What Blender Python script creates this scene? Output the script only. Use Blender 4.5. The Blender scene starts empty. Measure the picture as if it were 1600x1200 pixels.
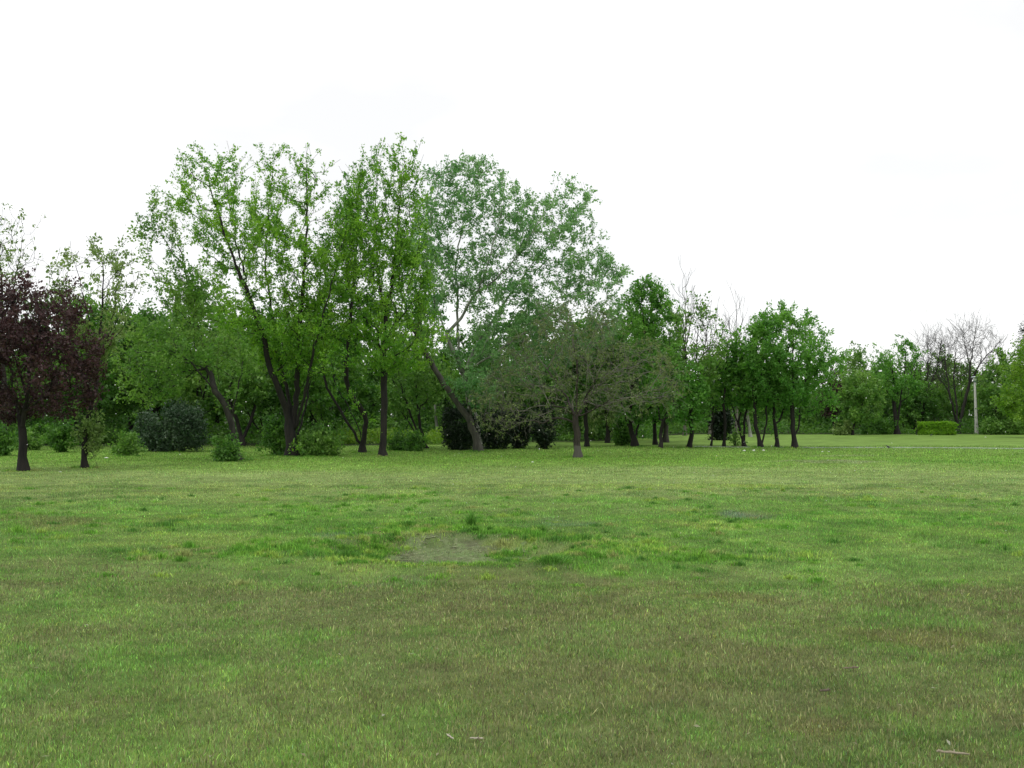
import bpy, math
import numpy as np

C = bpy.context.scene.collection
SEED = 11
rng = np.random.default_rng(SEED)

# ------------------------------------------------------------------ camera
F, HZ, CAMH = 1555.0, 645.0, 1.6            # focal length and horizon row of the 1600 px photograph, eye height
PITCH = math.atan((HZ - 600.0) / F)
CP, SP = math.cos(PITCH), math.sin(PITCH)
cam_d = bpy.data.cameras.new("camera")
cam = bpy.data.objects.new("camera", cam_d)
C.objects.link(cam)
cam.location = (0, 0, CAMH)
cam.rotation_euler = (math.pi / 2 + PITCH, 0, 0)
cam_d.sensor_width = 36.0
cam_d.lens = 36.0 * F / 1600.0
cam_d.clip_end = 2000
bpy.context.scene.camera = cam


def ray(px, py):
    x = (np.asarray(px, float) - 800) / F
    y = (600 - np.asarray(py, float)) / F
    return x, CP - SP * y, SP + CP * y


def at(px, py, Y):
    x, dy, dz = ray(px, py)
    t = Y / dy
    return np.stack([x * t, dy * t, CAMH + dz * t], -1)


def gp(px, py):
    x, dy, dz = ray(px, py)
    t = CAMH / -dz
    return np.array([x * t, dy * t])


def row(Y):
    """picture row of level ground at distance Y"""
    a = math.atan2(-CAMH, Y) - PITCH
    return 600 - F * math.tan(a)


# ------------------------------------------------------------------ noise
def _hash(ix, iy, s):
    h = (ix.astype(np.int64) * 374761393 + iy.astype(np.int64) * 668265263 + s * 1442695041) & 0xFFFFFFFF
    h = ((h ^ (h >> 13)) * 1274126177) & 0xFFFFFFFF
    h = ((h ^ (h >> 16)) * 2246822519) & 0xFFFFFFFF
    return ((h ^ (h >> 15)) & 0xFFFFFF) / float(0xFFFFFF)


def vn(x, y, s=0):
    ix, iy = np.floor(x), np.floor(y)
    fx, fy = x - ix, y - iy
    fx = fx * fx * (3 - 2 * fx)
    fy = fy * fy * (3 - 2 * fy)
    a, b = _hash(ix, iy, s), _hash(ix + 1, iy, s)
    c, d = _hash(ix, iy + 1, s), _hash(ix + 1, iy + 1, s)
    return (a * (1 - fx) + b * fx) * (1 - fy) + (c * (1 - fx) + d * fx) * fy


def fbm(x, y, s=0, o=4):
    r, a, t = 0, 1.0, 0
    for k in range(o):
        r = r + a * vn(x * 2 ** k + 17.3 * k, y * 2 ** k - 9.1 * k, s + k)
        t += a
        a *= 0.55
    return r / t


def ss(a, b, x):
    t = np.clip((x - a) / (b - a), 0, 1)
    return t * t * (3 - 2 * t)


# ------------------------------------------------------------------ mesh helpers
def mesh(name, verts, quads=None, tris=None, fcol=None, smooth=False, attrs=None):
    me = bpy.data.meshes.new(name)
    verts = np.asarray(verts, np.float32)
    quads = np.zeros((0, 4), int) if quads is None or len(quads) == 0 else np.asarray(quads)
    tris = np.zeros((0, 3), int) if tris is None or len(tris) == 0 else np.asarray(tris)
    nq, nt = len(quads), len(tris)
    me.vertices.add(len(verts))
    me.vertices.foreach_set("co", verts.ravel())
    me.loops.add(nq * 4 + nt * 3)
    me.loops.foreach_set("vertex_index", np.concatenate([quads.ravel(), tris.ravel()]).astype(np.int32))
    me.polygons.add(nq + nt)
    st = np.concatenate([np.arange(nq) * 4, nq * 4 + np.arange(nt) * 3]).astype(np.int32)
    me.polygons.foreach_set("loop_start", st)
    if smooth:
        me.polygons.foreach_set("use_smooth", np.ones(nq + nt, bool))
    me.update(calc_edges=True)
    if fcol is not None:
        a = me.attributes.new("Col", "FLOAT_COLOR", "POINT")
        c = np.ones((len(verts), 4), np.float32)
        c[:, :3] = fcol
        a.data.foreach_set("color", c.ravel())
    for k, v in (attrs or {}).items():
        a = me.attributes.new(k, "FLOAT", "POINT")
        a.data.foreach_set("value", np.asarray(v, np.float32))
    return me


def link(name, me, mat, parent=None):
    o = bpy.data.objects.new(name, me)
    C.objects.link(o)
    if me is not None and mat is not None:
        me.materials.clear()
        me.materials.append(mat)
    if parent is not None:
        o.parent = parent
    return o


def tag(o, label=None, cat=None, group=None, kind=None):
    for k, v in (("label", label), ("category", cat), ("group", group), ("kind", kind)):
        if v:
            o[k] = v
    return o


def empty(name, label, cat, loc, group=None):
    o = bpy.data.objects.new(name, None)
    C.objects.link(o)
    o.location = loc
    return tag(o, label, cat, group)


# ------------------------------------------------------------------ materials
def nt(name):
    m = bpy.data.materials.new(name)
    m.use_nodes = True
    t = m.node_tree
    t.nodes.clear()
    out = t.nodes.new("ShaderNodeOutputMaterial")
    return m, t, out


def N(t, kind, **kw):
    n = t.nodes.new(kind)
    for k, v in kw.items():
        if k in n.inputs.keys():
            n.inputs[k].default_value = v
        else:
            setattr(n, k, v)
    return n


def leaf_mat(name, ca, cb, trans=0.42, rough=0.5, spec=0.35):
    m, t, out = nt(name)
    geo = N(t, "ShaderNodeNewGeometry")
    at_ = N(t, "ShaderNodeAttribute", attribute_name="tint")
    mx = N(t, "ShaderNodeMath", operation="MULTIPLY_ADD")
    t.links.new(geo.outputs["Random Per Island"], mx.inputs[0])
    mx.inputs[1].default_value = 0.5
    t.links.new(at_.outputs["Fac"], mx.inputs[2])
    mix = N(t, "ShaderNodeMix", data_type="RGBA")
    t.links.new(mx.outputs[0], mix.inputs["Factor"])
    mix.inputs["A"].default_value = (*ca, 1)
    mix.inputs["B"].default_value = (*cb, 1)
    bs = N(t, "ShaderNodeBsdfPrincipled", Roughness=rough)
    bs.inputs["Specular IOR Level"].default_value = spec
    tr = N(t, "ShaderNodeBsdfTranslucent")
    hs = N(t, "ShaderNodeHueSaturation", Saturation=1.12, Value=1.25)
    t.links.new(mix.outputs["Result"], bs.inputs["Base Color"])
    t.links.new(mix.outputs["Result"], hs.inputs["Color"])
    t.links.new(hs.outputs[0], tr.inputs["Color"])
    ms = N(t, "ShaderNodeMixShader")
    ms.inputs[0].default_value = trans
    t.links.new(bs.outputs[0], ms.inputs[1])
    t.links.new(tr.outputs[0], ms.inputs[2])
    t.links.new(ms.outputs[0], out.inputs[0])
    return m


def bark_mat(name, ca, cb, scale=9.0, limewash=None):
    m, t, out = nt(name)
    tc = N(t, "ShaderNodeTexCoord")
    mp = N(t, "ShaderNodeMapping")
    mp.inputs["Scale"].default_value = (1, 1, 0.22)
    t.links.new(tc.outputs["Object"], mp.inputs[0])
    nz = N(t, "ShaderNodeTexNoise", Scale=scale, Detail=6.0, Roughness=0.65)
    t.links.new(mp.outputs[0], nz.inputs["Vector"])
    rp = N(t, "ShaderNodeValToRGB")
    rp.color_ramp.elements[0].position = 0.35
    rp.color_ramp.elements[1].position = 0.68
    rp.color_ramp.elements[0].color = (*ca, 1)
    rp.color_ramp.elements[1].color = (*cb, 1)
    t.links.new(nz.outputs["Fac"], rp.inputs[0])
    bs = N(t, "ShaderNodeBsdfPrincipled", Roughness=0.9)
    col = rp.outputs[0]
    if limewash:
        sp = N(t, "ShaderNodeSeparateXYZ")
        t.links.new(tc.outputs["Object"], sp.inputs[0])
        n2 = N(t, "ShaderNodeTexNoise", Scale=7.0, Detail=3.0)
        t.links.new(tc.outputs["Object"], n2.inputs["Vector"])
        ad = N(t, "ShaderNodeMath", operation="MULTIPLY_ADD")
        t.links.new(n2.outputs["Fac"], ad.inputs[0])
        ad.inputs[1].default_value = 0.16
        t.links.new(sp.outputs["Z"], ad.inputs[2])
        mr = N(t, "ShaderNodeMapRange")
        mr.inputs["From Min"].default_value = limewash[0] + 0.06
        mr.inputs["From Max"].default_value = limewash[0] + 0.10
        mr.inputs["To Min"].default_value = 0.75
        mr.inputs["To Max"].default_value = 0.0
        t.links.new(ad.outputs[0], mr.inputs["Value"])
        mix = N(t, "ShaderNodeMix", data_type="RGBA")
        t.links.new(mr.outputs[0], mix.inputs["Factor"])
        t.links.new(col, mix.inputs["A"])
        mix.inputs["B"].default_value = (*limewash[1], 1)
        col = mix.outputs["Result"]
    t.links.new(col, bs.inputs["Base Color"])
    bp = N(t, "ShaderNodeBump", Strength=0.6, Distance=0.03)
    t.links.new(nz.outputs["Fac"], bp.inputs["Height"])
    t.links.new(bp.outputs[0], bs.inputs["Normal"])
    t.links.new(bs.outputs[0], out.inputs[0])
    return m


def plain_mat(name, c, rough=0.8, var=0.25, scale=12.0, bump=0.3):
    m, t, out = nt(name)
    tc = N(t, "ShaderNodeTexCoord")
    nz = N(t, "ShaderNodeTexNoise", Scale=scale, Detail=5.0)
    t.links.new(tc.outputs["Object"], nz.inputs["Vector"])
    mix = N(t, "ShaderNodeMix", data_type="RGBA")
    t.links.new(nz.outputs["Fac"], mix.inputs["Factor"])
    mix.inputs["A"].default_value = (*[v * (1 - var) for v in c], 1)
    mix.inputs["B"].default_value = (*[min(1, v * (1 + var)) for v in c], 1)
    bs = N(t, "ShaderNodeBsdfPrincipled", Roughness=rough)
    t.links.new(mix.outputs["Result"], bs.inputs["Base Color"])
    bp = N(t, "ShaderNodeBump", Strength=bump, Distance=0.02)
    t.links.new(nz.outputs["Fac"], bp.inputs["Height"])
    t.links.new(bp.outputs[0], bs.inputs["Normal"])
    t.links.new(bs.outputs[0], out.inputs[0])
    return m


LEAF = {
    "maple": leaf_mat("maple_leaf", (0.100, 0.270, 0.036), (0.270, 0.480, 0.066), 0.5),
    "maple_dark": leaf_mat("dark_maple_leaf", (0.064, 0.200, 0.034), (0.170, 0.360, 0.058), 0.5),
    "yellow": leaf_mat("yellow_green_leaf", (0.095, 0.230, 0.042), (0.225, 0.385, 0.080), 0.48),
    "poplar": leaf_mat("poplar_leaf", (0.090, 0.245, 0.074), (0.265, 0.450, 0.170), 0.5),
    "pale": leaf_mat("pale_leaf", (0.130, 0.225, 0.060), (0.270, 0.370, 0.120), 0.45),
    "fresh": leaf_mat("fresh_leaf", (0.076, 0.230, 0.038), (0.200, 0.410, 0.078), 0.48),
    "wood": leaf_mat("wood_leaf", (0.046, 0.138, 0.026), (0.145, 0.300, 0.050)),
    "wood_light": leaf_mat("light_wood_leaf", (0.085, 0.212, 0.040), (0.215, 0.370, 0.078)),
    "spring": leaf_mat("spring_leaf", (0.105, 0.240, 0.030), (0.245, 0.400, 0.060), 0.5),
    "plum": leaf_mat("plum_leaf", (0.026, 0.012, 0.013), (0.088, 0.044, 0.046), 0.28),
    "greybush": leaf_mat("grey_green_leaf", (0.024, 0.060, 0.027), (0.085, 0.140, 0.070), 0.28),
    "conifer": leaf_mat("conifer_needle", (0.005, 0.016, 0.006), (0.017, 0.038, 0.013), 0.15),
    "olive": leaf_mat("olive_bud", (0.080, 0.135, 0.040), (0.185, 0.235, 0.080), 0.38),
    "hedge": leaf_mat("hedge_leaf", (0.110, 0.280, 0.026), (0.260, 0.470, 0.046)),
    "bright": leaf_mat("sunlit_weed_leaf", (0.100, 0.240, 0.028), (0.250, 0.390, 0.060)),  # yellow-green weeds, their sunlit brightness put into the leaf colour
}
BARK = {
    "dark": bark_mat("dark_bark", (0.004, 0.0035, 0.003), (0.020, 0.016, 0.012)),
    "brown": bark_mat("brown_bark", (0.011, 0.0100, 0.0080), (0.044, 0.041, 0.033)),
    "grey": bark_mat("grey_bark", (0.024, 0.023, 0.018), (0.085, 0.080, 0.064), 6.0),
    "pale": bark_mat("pale_poplar_bark", (0.110, 0.118, 0.092), (0.33, 0.345, 0.285), 5.0),
    "twig": bark_mat("grey_twig_bark", (0.060, 0.055, 0.045), (0.185, 0.174, 0.145), 8.0),
    "lime": bark_mat("limewashed_bark", (0.016, 0.013, 0.010), (0.055, 0.044, 0.035), 9.0, (0.46, (0.105, 0.098, 0.085))),
}


# ------------------------------------------------------------------ ground relief and lawn map
DIP = gp(705, 862)


def gz(x, y):
    x, y = np.asarray(x, float), np.asarray(y, float)
    z = 0.07 * (fbm(x / 2.2, y / 2.2, 5, 3) - 0.5) * ss(60, 20, y) + 0.05 * (fbm(x / 7, y / 7, 9, 2) - 0.5)
    d = np.hypot((x - DIP[0]) / 1.25, (y - DIP[1]) / 1.0)
    z = z - 0.10 * ss(1.25, 0.7, d + 0.5 * (fbm(x / 0.7, y / 0.7, 15, 3) - 0.5))
    z = z + 0.05 * ss(0.9, 1.25, d) * ss(2.1, 1.4, d)
    return z


# colours of the turf itself: (px, py, rx px, ry px, colour key, strength)
LC = {
    "lush": (0.172, 0.335, 0.060), "yellow": (0.300, 0.400, 0.095), "brown": (0.192, 0.214, 0.078),
    "grey": (0.250, 0.335, 0.110), "far": (0.155, 0.285, 0.040), "soil": (0.215, 0.235, 0.130),
    "dark": (0.105, 0.235, 0.042), "rust": (0.225, 0.185, 0.070), "glauc": (0.165, 0.245, 0.130),
}
LC = {k: np.array(v) for k, v in LC.items()}
SPOTS = [
    (700, 858, 175, 30, "soil", 1.0), (560, 855, 60, 20, "soil", 0.5),
    (545, 866, 62, 9, "dark", 0.9), (520, 832, 60, 7, "dark", 0.7), (650, 822, 50, 7, "dark", 0.7),
    (600, 778, 90, 7, "dark", 0.35), (760, 830, 90, 6, "dark", 0.4), (890, 879, 70, 8, "dark", 0.6), (735, 820, 28, 9, "dark", 0.6),
    (630, 838, 55, 8, "yellow", 0.8), (720, 834, 90, 7, "yellow", 0.7), (800, 848, 60, 8, "yellow", 0.6),
    (600, 848, 40, 7, "yellow", 0.7), (880, 862, 80, 10, "yellow", 0.6), (700, 884, 130, 8, "yellow", 0.75),
    (1090, 818, 95, 6, "yellow", 1.0), (640, 776, 50, 5, "yellow", 0.7), (960, 760, 330, 5, "yellow", 0.45), (1180, 760, 60, 4, "yellow", 0.7),
    (820, 810, 45, 4, "yellow", 0.9), (560, 892, 90, 9, "yellow", 0.5), (330, 845, 200, 16, "yellow", 0.45),
    (450, 870, 130, 18, "lush", 0.8), (960, 880, 160, 30, "lush", 0.7), (760, 790, 400, 22, "lush", 0.45),
    (1200, 785, 420, 14, "lush", 0.6), (1250, 780, 160, 6, "dark", 0.3),
    (1155, 804, 34, 8, "glauc", 1.0), (1180, 801, 30, 5, "soil", 0.5), (880, 815, 110, 10, "glauc", 0.55), (560, 840, 60, 8, "glauc", 0.7),
    (70, 815, 150, 16, "brown", 0.75), (290, 808, 60, 8, "brown", 0.4), (1550, 930, 90, 16, "brown", 0.6),
    (1110, 928, 130, 11, "rust", 0.45), (1390, 990, 170, 22, "rust", 0.4), (1270, 1140, 90, 24, "rust", 0.35),
    (1400, 1165, 160, 30, "dark", 0.3), (1420, 930, 130, 16, "brown", 0.5), (1050, 1030, 330, 60, "brown", 0.45),
    (840, 950, 330, 28, "brown", 0.6), (800, 1080, 330, 60, "brown", 0.35), (150, 900, 260, 22, "grey", 0.5),
    (380, 920, 200, 16, "brown", 0.45), (120, 985, 200, 20, "brown", 0.5), (300, 1000, 260, 30, "lush", 0.35),
    (180, 1090, 200, 22, "brown", 0.45), (60, 1130, 120, 30, "brown", 0.4), (1000, 735, 260, 9, "grey", 0.8),
    (650, 748, 340, 7, "grey", 0.5), (350, 745, 320, 9, "grey", 0.6), (1400, 735, 240, 14, "grey", 0.6),
    (1300, 720, 110, 3, "soil", 0.7), (1330, 713, 100, 2, "soil", 0.5), (1490, 722, 130, 3, "dark", 0.5),
    (1200, 1010, 110, 20, "brown", 0.5), (950, 1020, 90, 12, "lush", 0.4), (1230, 900, 220, 22, "grey", 0.35),
]


def lawn(x, y):
    """turf colour, sward height and density at a spot of ground"""
    x, y = np.asarray(x, float), np.asarray(y, float)
    n3, n1, n2 = fbm(x / 6, y / 6, 31), fbm(x / 1.7, y / 1.7, 37), fbm(x / 0.42, y / 0.42, 41, 3)
    n4, n5 = fbm(x / 0.13, y / 0.13, 53, 2), fbm(x / 0.48 + 3, y / 0.55, 57, 4)
    D = y + (n3 - 0.5) * 7 + (n1 - 0.5) * 4.5
    w = {}
    w["brown"] = ss(11.5, 7.6, D) * (0.22 + 0.66 * ss(-3.6, 0.8, x + 2 * (n1 - .5))) * (0.45 + 1.0 * n5)
    w["lush"] = 0.50 * ss(12, 8, D) * ss(0.35, 0.65, n1) + 0.95 * ss(8.0, 11.2, D) * ss(19, 15.5, D)
    w["grey"] = 0.95 * ss(14.5, 18, D) * ss(34, 26, D) + 0.45 * ss(11.5, 6, D) * (0.5 + n1) + 0.7 * ss(8, 10, D) * ss(14, 11, D) * n1 * 2 + 0.35 * ss(26, 45, D)
    w["far"] = 0.95 * ss(24, 31, D)
    w["yellow"] = (0.65 * ss(0.52, 0.70, n5) * ss(8, 11, D) + 0.3 * ss(0.55, 0.75, n1)) * ss(34, 20, D)
    w["dark"] = 0.55 * ss(0.50, 0.36, n5) * ss(6, 10, D) * ss(26, 17, D) + 0.35 * ss(0.45, 0.3, n5)
    pa = fbm(x / 0.33 + 7, y / 0.38, 63, 3)
    w["lush"] = w["lush"] + 1.1 * ss(.56, .70, pa) * ss(11, 7, D)
    w["grey"] = w["grey"] + 0.8 * ss(.44, .30, pa) * ss(11, 7, D)
    w["rust"] = 0.5 * ss(0.56, 0.72, n1) * ss(10, 8, D) * ss(-2, 2, x)
    tot = sum(w.values()) + 1e-6
    c = sum(w[k][..., None] * LC[k] for k in w) / tot[..., None]
    hgt = (w["brown"] * 0.022 + w["lush"] * 0.027 + w["grey"] * 0.020 + w["far"] * 0.035 + w["yellow"] * 0.028 + w["dark"] * 0.050 + w["rust"] * 0.022) / tot
    den = np.ones_like(x)
    wx, wy = (n1 - 0.5) * 1.1 + (n5 - 0.5) * 0.9 + (n2 - 0.5) * 0.6, (fbm(x / 1.5 + 50, y / 1.5, 77) - 0.5) * 1.4 + (n2 - 0.5) * 0.9
    brk = 0.6 * fbm(x / 0.5 + 31, y / 0.5, 83, 3) + 0.4 * n2
    for px, py, rx, ry, k, s in SPOTS:
        cx, cy = gp(px, py)
        lx = rx * cy / F
        ly = 0.5 * (gp(px, py - ry)[1] - gp(px, py + ry)[1])
        sc = min(lx, ly, 1.2)
        d = np.hypot((x + wx * sc - cx) / lx, (y + wy * sc - cy) / ly)
        a = s * ss(0.15, 0.85, 1.45 - d + (brk - 0.5) * 2.2 - 0.28) * ss(1.9, 1.2, d)
        c = c * (1 - a[..., None]) + LC[k] * a[..., None]
        if k == "soil":
            hgt = hgt * (1 - a) + .026 * a
            den = den * (1 - 0.12 * a)
        elif k == "dark":
            hgt = hgt * (1 + 0.9 * a)
        elif k in ("yellow", "lush"):
            hgt = hgt * (1 + 0.2 * a)
    hgt = hgt * (0.60 + 0.7 * n2) * (0.7 + 0.5 * n4)
    c = c * (0.74 + 0.52 * n2)[..., None] * (0.70 + 0.60 * n4)[..., None] * (0.86 + 0.28 * fbm(x / 3.3 + 9, y / 3.3, 91, 3))[..., None]
    return c, hgt, den


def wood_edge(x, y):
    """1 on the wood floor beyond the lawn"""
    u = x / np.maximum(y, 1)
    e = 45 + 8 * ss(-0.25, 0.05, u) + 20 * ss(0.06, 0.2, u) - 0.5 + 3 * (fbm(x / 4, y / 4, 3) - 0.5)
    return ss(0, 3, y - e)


def build_ground():
    k = np.linspace(-1, 1, 321)
    xs = np.sinh(k * 5.2) / np.sinh(5.2) * 420
    yy = np.concatenate([np.linspace(-60, 3, 18)[:-1], 3 + (np.exp(np.linspace(0, 5.2, 420)) - 1) / (math.exp(5.2) - 1) * 580])
    X, Y = np.meshgrid(xs, yy)
    x, y = X.ravel(), Y.ravel()
    c, h, d = lawn(x, y)
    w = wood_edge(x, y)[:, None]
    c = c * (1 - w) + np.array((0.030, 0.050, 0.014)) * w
    c = c * (1 - 0.20 * ss(36, 50, y))[:, None]      # far turf colour darkened in place of the self-shade of missing blades
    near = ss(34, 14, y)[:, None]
    c = c * (1 - 0.42 * near)                       # thatch and soil between the near blades, darkened to deepen the gaps
    nx, ny = len(xs), len(yy)
    i = np.arange(nx * ny).reshape(ny, nx)
    q = np.stack([i[:-1, :-1], i[:-1, 1:], i[1:, 1:], i[1:, :-1]], -1).reshape(-1, 4)
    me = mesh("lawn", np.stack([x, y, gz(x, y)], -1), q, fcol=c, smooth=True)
    m, t, out = nt("turf")
    a = N(t, "ShaderNodeAttribute", attribute_name="Col")
    tc = N(t, "ShaderNodeTexCoord")
    n1 = N(t, "ShaderNodeTexNoise", Scale=9.0, Detail=8.0, Roughness=0.75)
    mp = N(t, "ShaderNodeMapping")
    t.links.new(tc.outputs["Object"], mp.inputs[0])
    t.links.new(mp.outputs[0], n1.inputs["Vector"])
    mr = N(t, "ShaderNodeMapRange")
    mr.inputs["From Min"].default_value = 0.3
    mr.inputs["From Max"].default_value = 0.7
    mr.inputs["To Min"].default_value = 0.72
    mr.inputs["To Max"].default_value = 1.28
    t.links.new(n1.outputs["Fac"], mr.inputs["Value"])
    vm = N(t, "ShaderNodeVectorMath", operation="SCALE")
    t.links.new(a.outputs["Color"], vm.inputs[0])
    t.links.new(mr.outputs[0], vm.inputs["Scale"])
    bs = N(t, "ShaderNodeBsdfPrincipled", Roughness=0.95)
    bs.inputs["Specular IOR Level"].default_value = 0.1
    t.links.new(vm.outputs[0], bs.inputs["Base Color"])
    bp = N(t, "ShaderNodeBump", Strength=0.5, Distance=0.06)
    t.links.new(n1.outputs["Fac"], bp.inputs["Height"])
    t.links.new(bp.outputs[0], bs.inputs["Normal"])
    t.links.new(bs.outputs[0], out.inputs[0])
    tag(link("lawn", me, m), "rough mown park lawn with lush, browned and bare patches", "lawn", kind="structure")


def build_bare_patch():
    """the thin trampled hollow: crumbly grey-green soil with a ragged edge"""
    hx, hy, st = 1.9, 2.1, .02
    xs, ys = np.arange(-hx, hx, st), np.arange(-hy, hy, st)
    X, Y = np.meshgrid(xs, ys)
    x, y = X.ravel() + DIP[0], Y.ravel() + DIP[1]
    d = np.hypot((x - DIP[0]) / 1.30, (y - DIP[1]) / 1.15)
    edge = d + 1.1 * (fbm(x / .55, y / .55, 101, 4) - .5) + .8 * (vn(x / .07, y / .07, 103) - .5) + .5 * (vn(x / .2, y / .2, 104) - .5)
    cl = fbm(x / .11, y / .11, 107, 4)
    z = gz(x, y) + .006 + .014 * (cl - .45) + .006 * (vn(x / .035, y / .035, 109) - .5)
    a, b, g = vn(x / .05, y / .05, 111), fbm(x / .3, y / .3, 113, 3), vn(x / .028, y / .028, 115)
    c = np.array((.125, .130, .075)) * (1 - b)[:, None] + np.array((.120, .200, .060)) * b[:, None]
    c = c * (.72 + .56 * a)[:, None]
    c = np.where((g > .88)[:, None], np.array((.25, .26, .15)), c)
    c = np.where((g < .07)[:, None], np.array((.090, .085, .050)), c)
    nx, ny = len(xs), len(ys)
    i = np.arange(nx * ny).reshape(ny, nx)
    q = np.stack([i[:-1, :-1], i[:-1, 1:], i[1:, 1:], i[1:, :-1]], -1).reshape(-1, 4)
    q = q[((edge + 1.0 * (fbm(x / .16, y / .16, 121, 3) - .5))[q] < .72).all(1)]
    u, inv = np.unique(q, return_inverse=True)
    me = mesh("bare_ground", np.stack([x, y, z], -1)[u], inv.reshape(-1, 4), fcol=c[u])
    m, t, out = nt("crumbly_soil")
    at_ = N(t, "ShaderNodeAttribute", attribute_name="Col")
    bs = N(t, "ShaderNodeBsdfPrincipled", Roughness=0.95)
    bs.inputs["Specular IOR Level"].default_value = 0.1
    t.links.new(at_.outputs["Color"], bs.inputs["Base Color"])
    t.links.new(bs.outputs[0], out.inputs[0])
    tag(link("bare_ground", me, m), "bare grey-green hollow of crumbly soil in the lawn", "ground", kind="structure")


def build_clippings():
    """dry stalks, bits of leaf and twig lying in the turf"""
    n = 5200
    y = (3.6 ** .6 + rng.random(n) * (17 ** .6 - 3.6 ** .6)) ** (1 / .6)
    x = (rng.random(n) * 2 - 1) * (0.545 * y + 1.2)
    k = rng.random(n) < .25 + .75 * ss(-1, 2.5, x) * ss(11, 8, y)
    x, y = x[k], y[k]
    xs = DIP[0] + rng.normal(0, .8, 900); ys = DIP[1] + rng.normal(0, .75, 900)
    x, y = np.concatenate([x, xs]), np.concatenate([y, ys])
    n = len(x)
    p = np.stack([x, y, gz(x, y) + .014 + .012 * rng.random(n)], -1)
    a = rng.uniform(0, 6.28, n)
    v, q = leaf_quads(p, np.stack([np.cos(a), np.sin(a), rng.normal(0, .25, n)], -1), .024, 1.0, 3.0)
    v = v.reshape(n, 4, 3)
    w_ = np.where(rng.random(n) < .85, .12, .38)[:, None]
    mid = (v[:, 1] + v[:, 3]) / 2
    for j in (1, 3):
        v[:, j] = mid + (v[:, j] - mid) * w_
    pal = np.array([(.36, .35, .22), (.27, .26, .14), (.15, .115, .07), (.42, .43, .32)])
    c = pal[rng.choice(4, n, p=[.4, .3, .2, .1])]
    me = mesh("dry_clippings", v.reshape(-1, 3), q, fcol=np.repeat(c, 4, 0))
    tag(link("dry_clippings", me, grass_mat()), "dry stalks and leaf bits scattered in the turf", "litter", kind="stuff")


def blades(x, y, hgt, wid, col, lean=0.45, bend=True, base_z=None):
    n = len(x)
    a = rng.uniform(0, 2 * math.pi, n)
    b = rng.uniform(0, 2 * math.pi, n)
    ln = np.abs(rng.normal(0, lean, n)) * hgt
    z = (gz(x, y) if base_z is None else base_z) - 0.004
    p = np.stack([x, y, z], -1)
    side = np.stack([np.cos(a), np.sin(a), 0 * a], -1) * (wid / 2)[:, None]
    l = np.stack([np.cos(b) * ln, np.sin(b) * ln, 0 * a], -1)
    up = np.zeros((n, 3))
    up[:, 2] = hgt
    if bend:
        mid = p + up * 0.6 + l * 0.35
        tip = p + up * 0.95 + l
        v = np.stack([p - side, p + side, mid + side * 0.75, mid - side * 0.75, tip], 1).reshape(-1, 3)
        o = np.arange(n)[:, None] * 5
        return v, o + np.array([0, 1, 2, 3]), o + np.array([3, 2, 4]), np.repeat(col, 5, 0)
    tip = p + up + l
    v = np.stack([p - side, p + side, tip], 1).reshape(-1, 3)
    o = np.arange(n)[:, None] * 3
    return v, np.zeros((0, 4), int), o + np.array([0, 1, 2]), np.repeat(col, 3, 0)


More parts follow.
